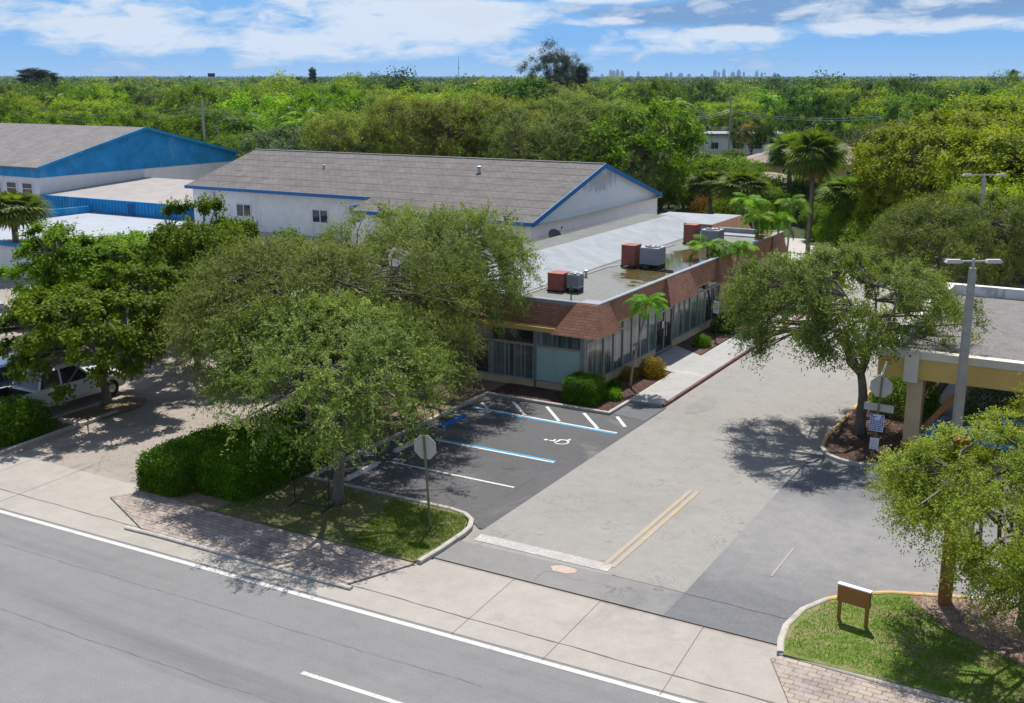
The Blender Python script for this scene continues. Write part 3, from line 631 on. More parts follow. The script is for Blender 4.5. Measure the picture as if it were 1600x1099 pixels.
# far pavements
struct('rear_parking', MB().sheet([(-30,70.2),(20,70.2),(20,96),(-30,96)], .004), mat_asphalt('pale far pavement', (.40,.38,.36), big=.1))
struct('rear_ground', MB().sheet([(-13,74),(20,70),(20,84),(-11,90)], .012), M['dirt'])
# left planter
struct('left_planter', MB().prism([(-37.9,22.3),(-36.2,23.6),(-36.3,31.2),(-37,32),(-37.9,31.8)], 0, .08), M['dirt'])
struct('left_planter_curb', MB().sweep([(-35.75,22.9),(-36.0,24.6),(-36.25,27),(-36.4,30.0)], .16, 0, .15), M['curb'])
struct('left_planter_back_curb', MB().sweep([(-37.9,22),(-37.95,27),(-38.0,31.2)], .14, 0, .13), M['curb'])
tag(stuff_tufts('planter_grass', [[(-37.7,23),(-36.3,23.9),(-36.4,28),(-37.8,28)]], 3500, L['blade2'], .06, .08, 9), kind='stuff')
# leaf litter and mulch chips: a loose scatter nobody could count
def scatter_chips(name, poly, n, z, s, mat, seed):
    rs = np.random.RandomState(seed); poly = np.array(poly); lo = poly.min(0); hi = poly.max(0); Q = rs.uniform(lo, hi, size=(n*2,2)); ins = np.zeros(len(Q), bool); jj = len(poly)-1
    for i in range(len(poly)):
        xi, yi = poly[i]; xj, yj = poly[jj]; ins ^= ((yi > Q[:,1]) != (yj > Q[:,1])) & (Q[:,0] < (xj-xi)*(Q[:,1]-yi)/(yj-yi+1e-9)+xi); jj = i
    Q = Q[ins][:n]; m = len(Q); P = np.concatenate([Q, np.full((m,1), z)+rs.uniform(0,.02,(m,1))], 1); D = np.stack([rs.normal(size=m), rs.normal(size=m), rs.uniform(-.1,.3,m)], 1)
    return tag(leaf_mesh(name, P, D, s*rs.uniform(.5,1.4,m), s*.5, rs.uniform(0,1,m), mat, None, rs, .8), kind='stuff')
chip = mat_leaf('bark chips', (.05,.028,.02), (.11,.066,.05), (.25,.18,.15), 0, .9)
scatter_chips('mulch_chips', isl+[(-7.1,56)], 9000, .11, .06, chip, 3)
scatter_chips('bed_chips', [(-24.4,40.2),(-18.6,40.2),(-18.6,47.3),(-20.5,47.4),(-20.5,42),(-24.4,42)], 6000, .11, .06, chip, 4)
scatter_chips('corner_chips', [(-4.35,28.8),(-3.0,29.3),(3,31),(5,30.2),(1.0,28.2),(-1.2,26.4),(-3.1,27.4)], 4000, .112, .05, chip, 5)
scatter_chips('fallen_leaves', [(-28,24.3),(-17.5,24.2),(-17.3,27.4),(-24.3,27.6),(-24.6,39.9),(-28.3,39.9)], 3500, .09, .05, L['dead'], 6)
scatter_chips('planter_litter', [(-37.8,23),(-36.2,24),(-36.3,31),(-37.8,31.6)], 3500, .08, .05, L['dead'], 7)
scatter_chips('pavement_litter', [(-36,24.5),(-29,24.8),(-29,34),(-36,34)], 1600, .0, .05, L['dead'], 8)
scatter_chips('stall_litter', [(-24.2,28.1),(-18,28.1),(-17.2,28.4),(-21,39.5),(-24.2,39.8)], 700, .018, .045, L['dead'], 10)
# wheel stops
def wheel_stop(y0, x, mat, label, rot=0, ln_=1.85):
    m = MB(); w = .075
    m.hexa([(-w-.02,0,0),(w+.02,0,0),(w+.02,ln_,0),(-w-.02,ln_,0),(-w+.02,.04,.12),(w-.02,.04,.12),(w-.02,ln_-.04,.12),(-w+.02,ln_-.04,.12)])
    o = m.build('wheel_stop', mat); o.location = (x,y0,.012); o.rotation_euler = (0,0,rot); tag(o, label, 'wheel stop'); return o
wheel_stop(28.42, -23.1, M['stopblock'], 'white concrete wheel stop nearest the street, by the tree trunk', .03)
wheel_stop(31.72, -23.4, M['stopblock'], 'white concrete wheel stop half hidden by the octagonal sign back', .02)
wheel_stop(35.05, -23.55, M['stopblue'], 'blue painted wheel stop at the head of the wheelchair stall', .0)
wheel_stop(0, 0, M['stopblock'], 'loose concrete wheel stop lying askew in the dirt planter by the left driveway', 0, 1.4)
bpy.data.objects['wheel_stop.003'].location = (-37.45,27.95,.09); bpy.data.objects['wheel_stop.003'].rotation_euler = (0,0,R_(-92))
wheel_stop(0, 0, M['stopblock'], 'grey wheel stop on the dark asphalt below the island', 0, 1.2)
bpy.data.objects['wheel_stop.004'].location = (-7.5,38.1,.012); bpy.data.objects['wheel_stop.004'].rotation_euler = (0,0,R_(-90)); bpy.data.objects['wheel_stop.004'].scale = (2.2,1,1)
# ================================================================ MAIN BUILDING
SB = empty('storefront_building', (-25,56,0), 0, 'single storey tan storefront with red brown shingled mansard and flat roof, beside the parking stalls', 'building')
def part(name, mb, mat, parent=None, smooth=False, label=None):
    parent = parent or SB; o = mb.build(name, mat, parent, smooth); 
    root = parent
    off = Vector((0,0,0))
    while root: off += root.location; root = root.parent
    o.data.transform(Matrix.Translation(-off))
    if label: o['label'] = label
    return o
XR, YF, XL, YE = -20.6, 42.0, -30.6, 70.0
part('wall', MB().prism([(XL,YF+.12),(XR-.12,YF+.12),(XR-.12,59.2),(XR,59.2),(XR,YE),(XL,YE)], 0, 2.9), M['tan'])
part('plinth', MB().prism([(XL,YF-.02),(XR+.02,YF-.02),(XR+.02,50.0),(XR-.14,50.0),(XR-.14,YF+.1),(XL,YF+.1)], 0, .46).prism([(XR-.14,52.3),(XR+.02,52.3),(XR+.02,59.2),(XR-.14,59.2)], 0, .46), M['tan'])
part('soffit', MB().box(XL,XR+.12,YF-.12,YF+.3,2.72,2.92).box(XR-.3,XR+.12,YF+.32,59.2,2.72,2.90), M['yellow'])
# recessed mansard bands
def slope_band(mb, p, q, out, zb, zt, ob, ot):   # p,q plan ends; out normal; ob/ot outset bottom/top
    d = Vector((q[0]-p[0], q[1]-p[1])).normalized(); o = Vector(out)
    P = [Vector(p)+o*ob, Vector(q)+o*ob, Vector(q)+o*(ob-.3), Vector(p)+o*(ob-.3)]; T = [Vector(p)+o*ot, Vector(q)+o*ot, Vector(q)+o*(ot-.08), Vector(p)+o*(ot-.08)]
    mb.hexa([(v.x,v.y,zb) for v in P]+[(v.x,v.y,zt) for v in T])
part('mansard', (lambda m: (slope_band(m,(XL,YF+.0),(-20.9,YF+.0),(0,-1),2.90,4.02,-.30,-.52), slope_band(m,(XR,42.6),(XR,YE-.6),(1,0),2.90,4.02,.34,.30), m)[-1])(MB()), M['brown'])
def flare(x0, x1, y0, y1, face, zb=2.74, zt=4.04, name='mansard_panel'):
    m = MB()
    if face == 'corner':
        B = [(-22.05,41.55),(-19.75,41.55),(-19.75,44.0),(-22.05,44.0)]; T = [(-21.25,42.45),(-20.2,42.45),(-20.2,43.55),(-21.25,43.55)]
    else: B = [(x0,y0),(-19.78,y0),(-19.78,y1),(x0,y1)]; T = [(x0,y0+.45),(-20.2,y0+.45),(-20.2,y1-.75),(x0,y1-.75)]
    m.hexa([(a,b,zb) for a,b in B]+[(a,b,zt) for a,b in T]); return part(name, m, M['brown'])
flare(0,0,0,0,'corner'); flare(-20.55,0,49.9,54.0,'r'); flare(-20.55,0,57.4,61.2,'r')
m = MB(); m.hexa([(-21.4,67.3,2.74),(-19.9,67.3,2.74),(-19.9,70.3,2.74),(-21.4,70.3,2.74),(-21.4,67.9,4.04),(-20.25,67.9,4.04),(-20.25,69.8,4.04),(-21.4,69.8,4.04)]); part('mansard_panel', m, M['brown'])
# roof, coping
part('roof', MB().box(XL,-20.75,42.75,YE-.2,3.3,3.72), M['roofgrey'])
part('coping', MB().sweep([(XL,42.62),(-21.3,42.62),(-20.32,42.66),(-20.3,YE-.1),(-24.5,YE-.1)], .22, 4.02, 4.10), M['roofwhite'])
part('coping_cap', MB().box(-21.24,-20.44,42.74,43.54,4.041,4.05), M['roofwhite']); part('parapet', MB().box(XL,-20.42,42.5,42.72,3.4,4.02).box(-20.55,-20.39,42.72,YE-.2,3.4,4.018).box(-30.6,-20.5,YE-.2,YE,2.9,4.02), M['roofwhite'])
m = MB(); m.hexa([(-28.6,43.0,3.3),(-25.3,43.0,3.3),(-25.6,71.5,3.3),(-28.6,71.5,3.3),(-28.6,43.0,4.52),(-25.31,43.0,3.74),(-25.61,71.5,3.74),(-28.6,71.5,4.52)])
part('sloped_roof', m, M['roofwhite'])
part('roof_edge', MB().box(XL,-28.6,43.0,71.5,3.3,4.45), M['roofgrey'])
part('rear_mansard', MB().hexa([(-27,69.9,3.0),(-24.4,69.9,3.0),(-24.4,77,3.0),(-27,77,3.0),(-27,69.9,4.2),(-25,69.9,4.2),(-25,76,4.2),(-27,76,4.2)]), M['brown'])
part('rear_roof', MB().box(-30.5,-27.02,71.5,76,3.3,4.14).box(-26.98,-25.02,69.92,75.98,4.201,4.215).box(-24.4,-20.4,68.6,69.75,3.73,3.8), M['roofwhite'])
# ponded rain water, soft edged, darker dirt round it
def wet_roof():
    t = NT('wet flat roof'); p = t.pos(obj=False); g = t.N('ShaderNodeNewGeometry'); sp = t.N('ShaderNodeSeparateXYZ'); t.L(g.outputs['Position'], sp.inputs[0])
    dx = t.math('DIVIDE', t.math('SUBTRACT', sp.outputs[0], -22.1), 2.3); dy = t.math('DIVIDE', t.math('SUBTRACT', sp.outputs[1], 57.5), 9.0)
    f = t.math('SUBTRACT', 1.0, t.math('ADD', t.math('MULTIPLY', dx, dx), t.math('MULTIPLY', dy, dy)))
    n = t.noise(p, .7, 7, .65, .5); f = t.math('ADD', f, t.math('MULTIPLY', t.math('SUBTRACT', n, .5), 1.8)); n2 = t.noise(p, 3, 6, .7)
    dry = t.mix(t.ramp(n2, .3, .7), (.105,.115,.105), (.155,.16,.15)); dry = t.mix(t.math('MULTIPLY', t.ramp(n, .5, .7), .6), dry, (.085,.085,.07))
    wetc = t.mix(t.ramp(n2, .35, .65), (.05,.04,.015), (.12,.095,.035)); damp = t.mix(t.ramp(f, -.25, .2), dry, (.075,.075,.055)); m = t.ramp(f, .22, .34)  # brown-green of mirrored trees is painted into the water colour
    t.col(t.mix(m, damp, wetc)); t.rough(t.math('SUBTRACT', .75, t.math('MULTIPLY', m, .70))); t.b.inputs['Specular IOR Level'].default_value = .5; return t.m
rr = random.Random(3); wp = []
for i in range(26):
    a = 2*math.pi*i/26; wp.append((-22.5+1.95*math.cos(a)*rr.uniform(.85,1.12), 56.6+8.2*math.sin(a)*rr.uniform(.88,1.08)))
part('wet_roof_surface', MB().sheet([(-25.2,43.2),(-20.62,43.2),(-20.62,69.6),(-25.2,69.6)], 3.7245), wet_roof())
wp = [(-21.6+.8*math.cos(i*.52)*rr.uniform(.7,1.1)-1.8, 44.2+.35*math.sin(i*.52)) for i in range(12)]

# windows: frame > pane
def window(origin, u, width, z0, z1, divs, glassm='glass', name='window', t=.05, fr='alu', parent=None, dep=.07):
    """u = plan direction along the wall; outward is to the right of u"""
    u = Vector(u).normalized(); n_ = Vector((u.y,-u.x)); o = Vector(origin); fm = MB()
    def bar(a0, a1, za, zb, d0, d1):
        p = [o+u*a0+n_*d0, o+u*a1+n_*d0, o+u*a1+n_*d1, o+u*a0+n_*d1]
        # d0 inner, d1 outer
        return [(q.x,q.y,za) for q in p]+[(q.x,q.y,zb) for q in p]
    def addb(mb, *a):
        c = bar(*a); mb.hexa([c[i] for i in (3,2,1,0,7,6,5,4)])
    for (a0,a1) in [(0,t),(width-t,width)]+[(d*width-t/2,d*width+t/2) for d in divs]: addb(fm,a0,a1,z0,z1,-.05,dep)
    addb(fm,t,width-t,z0,z0+t,-.045,dep-.004); addb(fm,t,width-t,z1-t,z1,-.045,dep-.004)
    f = part(name, fm, M[fr], parent)
    g = MB(); addb(g,t*.5,width-t*.5,z0+.01,z1-.01,-.02,.02); part('pane', g, M[glassm] if isinstance(glassm,str) else glassm, f)
    return f
window((XR,YF+.14), (0,1), 1.75, .46, 2.35, []); window((XR,YF+.14), (0,1), 3.85, 2.35, 2.74, [.45], )
window((XR,YF+1.89), (0,1), 2.1, .46, 2.35, [.5]); window((XR,46.0), (0,1), 2.0, .46, 2.74, [.5]); window((XR,48.0), (0,1), 2.0, .46, 2.74, [.5])
window((XR,52.3), (0,1), 2.3, .46, 2.74, [.33,.66]); window((XR,54.6), (0,1), 2.3, .46, 2.35, [.5]); window((XR,56.9), (0,1), 2.25, .46, 2.35, [.5], 'darkglass'); window((XR,54.6), (0,1), 4.55, 2.35, 2.74, [.5])
door = window((XR-.06,50.02), (0,1), 2.26, .12, 2.25, [.5], 'darkglass', 'door', .09)
part('door_handle', MB().tube([(XR+.06,51.0,.9),(XR+.06,51.0,1.5)], .02, 6).tube([(XR+.06,51.3,.9),(XR+.06,51.3,1.5)], .02, 6), M['steel'], door)
part('door_notice', MB().box(XR+.0,XR+.012,50.85,51.05,1.35,1.7), M['signwhite'], door)
window((XR-.06,50.02), (0,1), 2.26, 2.25, 2.74, [.5])
# front (street) face from the corner leftwards
window((-23.0,YF), (1,0), 2.28, 2.05, 2.74, [.12])
window((-23.0,YF), (1,0), 2.28, .44, 2.05, [], M['board'], 'boarded_window')
window((-25.35,YF), (1,0), 2.3, 2.05, 2.74, [], 'darkglass'); window((-25.35,YF), (1,0), 2.3, .44, 2.05, [.33,.42,.55,.7])
window((-27.7,YF), (1,0), 2.3, 2.05, 2.74, [], 'darkglass'); window((-27.7,YF), (1,0), 2.3, .44, 2.05, [.5], 'darkglass')
part('post', MB().box(-20.74,XR+.04,YF-.04,YF+.14,.0,2.72), M['alu'])
part('drain_stain_pipe', MB().tube([(-23.02,YF-.06,.46),(-23.02,YF-.06,.12)], .03, 6), M['barkd'])
part('wall_lamp', MB().lathe([(.02,-.1),(.12,-.08),(.12,.05),(.04,.1)], (XR+.16,56.3,2.62), 10), M['black'])
part('electric_box', MB().box(XR,XR+.14,60.2,60.5,1.2,1.9).tube([(XR+.07,60.35,1.9),(XR+.07,60.35,2.8)], .03, 6), M['tan'])
# wall panel seams on the rear tan wall
part('wall_pilaster', MB().box(XR,XR+.05,61.2,61.5,0,2.9), M['tan']); part('wall_pilaster', MB().box(XR,XR+.05,65.2,65.5,0,2.9), M['tan'])
# rooftop equipment: each unit stands on the roof
def air_unit(x, y, label, hb=1.15, s=1.0):
    t = empty('rooftop_air_handler', (x,y,3.73), 0, label, 'air handler', 'air conditioning plant on the flat roof')
    MB().box(-.42,.36,-.42,.45,.06,hb).box(-.44,.38,-.44,.47,hb,hb+.04).build('cabinet', M['redbox'], t)
    MB().box(-.5,-.4,-.4,.45,0,.06).build('rail', M['black'], t); MB().box(.3,.4,-.4,.45,0,.06).build('rail', M['black'], t)
    return t
def condenser(x, y, label, h=.85, w=.9):
    t = empty('condenser', (x,y,3.73), 0, label, 'condenser', 'air conditioning plant on the flat roof')
    MB().box(-w/2,w/2,-w/2,w/2,.22,.22+h).build('casing', M['acgrey'], t)
    g = MB()
    for k in range(14): g.box(-w/2-.012,w/2+.012,-w/2-.012,w/2+.012,.30+k*(h-.15)/14,.31+k*(h-.15)/14)
    g.build('coil_grille', mat_plain('dark fin grille %d' % int(y), (.16,.17,.19), .6, .1, 5), t)
    MB().lathe([(w*.40,0),(w*.42,.03),(w*.36,.035)], (0,0,.22+h), 20).build('fan_guard', M['black'], t)
    f = MB()
    for k in range(4):
        a = k*math.pi/2; f.box(-.01,.01,-.01,.01,.24+h,.245+h); f.add([(0,0,.226+h+.04),(.33*math.cos(a),.33*math.sin(a),.226+h+.04),(.33*math.cos(a+.6),.33*math.sin(a+.6),.226+h+.05)], [(0,1,2)])
    f.build('fan_blade', M['steel'], t)
    MB().box(-w/2,-w/2+.06,-w/2,w/2,0,.22).box(w/2-.06,w/2,-w/2,w/2,0,.22).box(-.04,.04,-w/2,w/2,0,.2).build('stand', M['black'], t)
    return t
air_unit(-24.0,54.55,'red metal cabinet in the middle of the flat roof, left of the large grey condenser'); condenser(-22.85,54.75,'large grey condenser in the middle of the flat roof, over black pipes', .9, 1.05)
air_unit(-24.25,64.3,'red metal cabinet at the far end of the flat roof, behind the palm crowns'); condenser(-23.05,64.6,'grey condenser at the far end of the flat roof, partly hidden by palm fronds', .7, 1.1)
air_unit(-24.1,46.3,'red metal cabinet nearest the street, half under the olive tree branches', .85); condenser(-23.3,46.4,'small grey condenser nearest the street on the flat roof', .65, .6)
m = MB(); q = random.Random(4)
for i in range(9):
    a = Vector((-23.6+q.uniform(-.3,.9), 54.0+q.uniform(-.4,.2), 3.75+q.uniform(0,.15))); b2 = a+Vector((q.uniform(-.5,.5), q.uniform(-.3,.5), q.uniform(-.05,.12))); m.tube([a, (a+b2)/2+Vector((0,0,.08)), b2], .04, 5)
tag(m.build('pipe_bundle', M['black']), 'tangle of black insulated pipes in front of the middle rooftop units', 'pipes')
m = MB().box(-22.2,-21.4,54.1,54.16,3.73,3.78).box(-22.3,-21.2,53.7,53.76,3.73,3.78).box(-21.9,-21.84,53.7,54.3,3.78,3.82)
tag(m.build('pipe_sleeper', M['black']), 'small black timber sleepers beside the middle condenser', 'sleeper')
m = MB().tube([(-24.9,44.0,3.78),(-24.9,53.5,3.78)], .025, 6).tube([(-24.9,55.6,3.78),(-24.9,63.2,3.78)], .025, 6).tube([(-24.9,53.5,3.78),(-24.6,54.2,3.8)], .025, 6)
tag(m.build('roof_conduit', M['steel']), 'thin metal conduit running along the flat roof between the air units', 'conduit')
for i, (x, y, l) in enumerate(((-24.6,50.2,'small capped vent on the flat roof between the first two air units'),(-24.4,59.6,'small capped vent on the flat roof between the last two air units'))):
    tag(MB().lathe([(.07,0),(.07,.28),(.13,.28),(.13,.36),(.02,.4)], (x,y,3.73), 10).build('roof_vent', M['steel']), l, 'vent')
m = MB().tube([(-22.6,44.6,3.73),(-22.6,44.6,4.35)], .03, 6).lathe([(.03,0),(.1,.05),(.1,.2),(.03,.25)], (-22.6,44.6,4.0), 8)
tag(m.build('vent_pipe', M['black']), 'thin black vent pipe on the roof near the mansard corner', 'vent')
# ================================================================ WAREHOUSE
WH = empty('warehouse', (-49,70,0), 0, 'long white warehouse with grey gabled shingle roof and blue trim behind the storefront', 'building')
GX, GY0, GY1, GZ, RZ = -32.9, 59.5, 80.3, 4.95, 7.92; RY = (GY0+GY1)/2
zr = lambda y: GZ+(RZ-GZ)*(y-GY0)/(RY-GY0)
def P_(name, mb, mat, parent=WH): return part(name, mb, M[mat] if isinstance(mat,str) else mat, parent)
m = MB(); gx = GX-.25
m.add([(gx,GY0+.3,0),(gx,GY1-.3,0),(gx,GY1-.3,zr(GY0+.3)-.1),(gx,RY,RZ-.1),(gx,GY0+.3,zr(GY0+.3)-.1)], [(0,1,2,3,4)])
stain = NT('mildewed shade tinted gable'); g_ = stain.N('ShaderNodeNewGeometry'); sp_ = stain.N('ShaderNodeSeparateXYZ'); stain.L(g_.outputs['Position'], sp_.inputs[0])
dy = stain.math('DIVIDE', stain.math('SUBTRACT', sp_.outputs[1], RY-.3), 3.6); dz = stain.math('DIVIDE', stain.math('SUBTRACT', sp_.outputs[2], 6.75), .95)
dd = stain.math('SUBTRACT', 1.0, stain.math('ADD', stain.math('MULTIPLY', dy, dy), stain.math('MULTIPLY', dz, dz)))
nn_ = stain.noise(stain.pos(scale=(1,1,.5), obj=False), 1.6, 8, .72, .4); f_ = stain.ramp(stain.math('ADD', dd, stain.math('MULTIPLY', stain.math('SUBTRACT', nn_, .5), 2.6)), .35, .75)
n4 = stain.noise(stain.pos(obj=False), .8, 6, .6)
stain.col(stain.mix(stain.math('MULTIPLY', f_, .75), stain.mix(stain.ramp(n4,.3,.7), (.79,.80,.82), (.86,.86,.87)), (.40,.41,.43))); stain.rough(.8)  # bluish shade of this side is painted into the white, under the mildew
P_('gable_wall', m, stain.m)
P_('gable_ledge', MB().box(gx,gx+.03,GY0+.4,GY1-.4,3.9,3.94), 'whitecool')
P_('wall', MB().box(-47,gx-.003,GY0+.3,GY1-.3,0,4.9).box(-64.6,-47,62.2,GY1-.3,0,5.5), 'white')
XWL = -65.0; YS = 61.8; XS = -47.0
def roof_slab(x0, x1, y0, y1, zf, th=.12):
    return MB().hexa([(x0,y0,zf(y0)-th),(x1,y0,zf(y0)-th),(x1,y1,zf(y1)-th),(x0,y1,zf(y1)-th),(x0,y0,zf(y0)),(x1,y0,zf(y0)),(x1,y1,zf(y1)),(x0,y1,zf(y1))])
rf = roof_slab(XS,GX,GY0,RY,zr); b2 = roof_slab(XWL,XS,YS,RY,zr); b3 = roof_slab(XWL,GX,RY,GY1,lambda y: RZ-(RZ-GZ)*(y-RY)/(GY1-RY))
rf.add(b2.v,b2.f).add(b3.v,b3.f); P_('roof', rf, 'shingle')
rs_m = MB()
for k in range(1, 9):
    yy = GY0+k*(RY-GY0)/9; rs_m.hexa([((XS if yy < YS else XWL),yy-.012,zr(yy)+.001),(GX,yy-.012,zr(yy)+.001),(GX,yy+.012,zr(yy)+.004),((XS if yy < YS else XWL),yy+.012,zr(yy)+.004),((XS if yy < YS else XWL),yy-.012,zr(yy)+.010),(GX,yy-.012,zr(yy)+.010),(GX,yy+.012,zr(yy)+.014),((XS if yy < YS else XWL),yy+.012,zr(yy)+.014)])
P_('roof_seam', rs_m, mat_plain('dark shingle course', (.135,.128,.13), .9))
P_('roof_vent', MB().lathe([(.12,-.1),(.12,.35),(.2,.36),(.2,.45),(.02,.5)], (-41.5,67.2,zr(67.2)), 10), 'steel'); P_('roof_vent', MB().lathe([(.10,-.1),(.10,.3),(.02,.32)], (-55.0,66.5,zr(66.5)), 10), 'steel')
P_('ridge_cap', MB().box(XWL,GX,RY-.12,RY+.12,RZ-.02,RZ+.05), mat_plain('ridge cap', (.30,.29,.28), .9))
P_('fascia', MB().box(XS,GX+.02,GY0-.06,GY0,GZ-.22,GZ+.02).box(XWL,XS,YS-.06,YS,zr(YS)-.22,zr(YS)+.02).box(XS-.06,XS,GY0-.06,YS,GZ-.2,GZ+.3), 'bluetrim')
m = MB()
for (ya,yb,za,zb) in ((GY0,RY,GZ,RZ),(RY,GY1,RZ,GZ)): m.hexa([(GX,ya,za-.28),(GX+.06,ya,za-.28),(GX+.06,yb,zb-.28),(GX,yb,zb-.28),(GX,ya,za+.04),(GX+.06,ya,za+.04),(GX+.06,yb,zb+.04),(GX,yb,zb+.04)])
P_('verge_board', m, 'bluetrim'); P_('soffit', MB().box(gx,GX,GY0+.02,GY1,GZ-.25,GZ-.2), 'cream')
for x0 in (-60.1,-52.7,-46.2):
    y = 62.2 if x0 < -47.5 else GY0+.3
    if x0 == -46.2: x0 = -44.0
    window((x0,y), (1,0), 1.5, 3.45 if y > 60 else 3.1, 4.45 if y > 60 else 4.1, [.5], 'darkglass', 'window', .07, 'signwhite', WH)
window((-56.8,62.2), (1,0), 1.3, 3.45, 4.4, [.5], 'darkglass', 'window', .07, 'signwhite', WH) if False else None
P_('downpipe', MB().tube([(-62.3,62.1,5.2),(-62.3,62.1,2.4)], .05, 6), 'steel')
P_('lean_to_roof', roof_slab(-64.5,-50,57.8,62.2,lambda y: 1.75+(y-57.8)*.16), mat_plain('stained lean-to roof', (.33,.30,.28), .9, .2, 1.2, wear=(.24,.22,.2)))
P_('lean_to_wall', MB().box(-64.3,-50.2,58.0,62.1,0,1.7), 'white')
d = empty('satellite_dish', (gx+.02,61.2,3.5), 0, 'dark grey satellite dish bracketed to the white gable near its street corner', 'satellite dish')
MB().lathe([(.01,0),(.25,.04),(.45,.13),(.46,.145),(.25,.06),(.01,.02)], (0,0,0), 18).build('dish', mat_plain('dark dish', (.10,.11,.12), .5), d)
dd_ = d.children[0]; dd_.rotation_euler = (R_(28),R_(52),0); dd_.location = (.75,.2,.45)
MB().tube([(0,0,-.2),(.35,.05,0),(.75,.2,.42)], .03, 6).build('mount', M['black'], d); MB().tube([(.7,.2,.3),(1.0,.75,.9)], .018, 5).lathe([(.03,-.06),(.06,0),(.03,.08)], (1.0,.78,.95), 8).build('feed_arm', M['black'], d)
# ================================================================ BLUE BUILDING AND ITS LOW ANNEXES
BB = empty('blue_building', (-100,77,0), 0, 'long low building with bright blue gable and weathered grey roof at the far left', 'building')
bx = -86.0; b0, b1, be, br = 64.6, 89.4, 6.05, 9.05; bm = (b0+b1)/2; zb_ = lambda y: be+(br-be)*(y-b0)/(bm-b0)
P_('roof', (lambda a,b: a.add(b.v,b.f))(roof_slab(-150,bx+.3,b0-.3,bm,lambda y: zb_(y)), roof_slab(-150,bx+.3,bm,b1+.3,lambda y: br-(br-be)*(y-bm)/(b1-bm))), 'shingle2', BB)
m = MB(); m.add([(bx,b0,5.05),(bx,b1,5.05),(bx,b1,be-.1),(bx,bm,br-.1),(bx,b0,be-.1)], [(0,1,2,3,4)]); P_('gable', m, 'blue', BB)
P_('blue_band', MB().box(-150,bx+.001,b0-.06,b0+.2,5.05,be-.1), 'blue', BB)
P_('wall', MB().box(-150,bx-.02,b0+.04,b1,0,5.05), mat_plain('stained white wall', (.72,.72,.71), .85, .06, 1.5, wear=(.52,.52,.52)), BB)
m = MB()
for (ya,yb,za,zb) in ((b0-.3,bm,be-.07,br),(bm,b1+.3,br,be-.07)): m.hexa([(bx+.3,ya,za-.2),(bx+.36,ya,za-.2),(bx+.36,yb,zb-.2),(bx+.3,yb,zb-.2),(bx+.3,ya,za+.04),(bx+.36,ya,za+.04),(bx+.36,yb,zb+.04),(bx+.3,yb,zb+.04)])
P_('verge_board', m, 'blue', BB)
for x0 in (-88.4,-90.6,-92.8,-95): window((x0,b0), (1,0), 1.5, 2.9, 4.6, [], 'darkglass', 'window', .1, 'signwhite', BB)
for ch in list(BB.children):
    if ch.name.startswith('window'):
        m = MB(); v = ch.data.vertices[0].co; x0 = min(w.co.x for w in ch.data.vertices); y0 = min(w.co.y for w in ch.data.vertices)
        for z in (3.4,4.0): m.box(x0,x0+1.5,y0-.03,y0,z,z+.06)
        o = m.build('glazing_bar', M['signwhite'], ch)
AN = empty('blue_annex', (-75,68,0), 0, 'low annex with pale flat roof and ribbed blue metal fascia below the blue gable', 'building')
P_('roof', roof_slab(-85.9,-65.1,64.6,76.5,lambda y: 3.6+.055*(y-64.6)), mat_plain('pale annex roof', (.30,.275,.265), .9, .12, .7, wear=(.35,.31,.285)), AN)
rib = MB().box(-85.9,-65.1,64.4,64.6,2.45,3.62)
for k in range(52): x = -85.8+k*.4; rib.box(x,x+.07,64.34,64.4,2.45,3.6)
P_('fascia', rib, 'blue', AN); P_('wall', MB().box(-85.8,-65.2,64.7,76,0,3.4), 'white', AN)
P_('louvre', (lambda m: [m.box(-74.6,-73.7,64.30,64.34,2.6+k*.14,2.66+k*.14) for k in range(6)] and m)(MB()), mat_plain('louvre blue', (.015,.12,.30)), AN)
P_('louvre', (lambda m: [m.box(-67.6,-66.7,64.30,64.34,2.6+k*.14,2.66+k*.14) for k in range(6)] and m)(MB()), mat_plain('louvre blue b', (.015,.12,.30)), AN)
P_('side_fascia', MB().hexa([(-80.6,54.5,1.9),(-80.4,54.5,1.9),(-79.0,64.4,1.9),(-79.2,64.4,1.9),(-80.6,54.5,3.0),(-80.4,54.5,3.0),(-79.0,64.4,3.0),(-79.2,64.4,3.0)]), 'blue', AN)
LR = empty('low_shed', (-70,55,0), 0, 'low shed with smooth bluish white flat roof in front of the blue annex', 'building')
P_('roof', MB().box(-79,-60,49,64.2,2.3,2.42), mat_plain('bluish white shed roof', (.31,.34,.385), .8, .08, .8, wear=(.26,.28,.31)), LR)
P_('wall', MB().box(-78.8,-60.2,49.2,64,0,2.3), 'white', LR); P_('roof_edge', MB().box(-79,-60,48.9,49,2.2,2.46).box(-60,-59.9,49,64.2,2.2,2.46), 'blue', LR)
# ================================================================ CANOPY BUILDING ON THE RIGHT
CB = empty('canopy_building', (0,48,0), 0, 'drive-through canopy with yellow fascia, white parapet and dark gravel roof at the right edge', 'building')
x0, x1, y0, y1 = -8.0, 9.0, 41.0, 56.0
P_('fascia', MB().box(x0,x1,y0,y0+.25,2.95,3.72).box(x0,x0+.25,y0+.25,y1,2.95,3.72).box(x0+.25,x1,y1-.25,y1,2.95,3.72), 'yellow', CB)
P_('cornice', MB().box(x0-.06,x1,y0-.06,y0+.35,3.72,4.0).box(x0-.06,x0+.38,y0+.35,y1-.35,3.72,4.0), 'cream', CB)
P_('parapet', MB().box(x0-.06,x1,y1-.35,y1+.06,3.55,4.05).box(x0-.08,x0+.40,y0+1.5,y1-.35,3.6,4.04), mat_plain('peeling white parapet', (.68,.68,.66), .8, .08, 2, wear=(.10,.13,.16)), CB)
P_('roof', MB().box(x0+.25,x1,y0+.25,y1-.25,3.2,3.58), 'roofdark', CB)
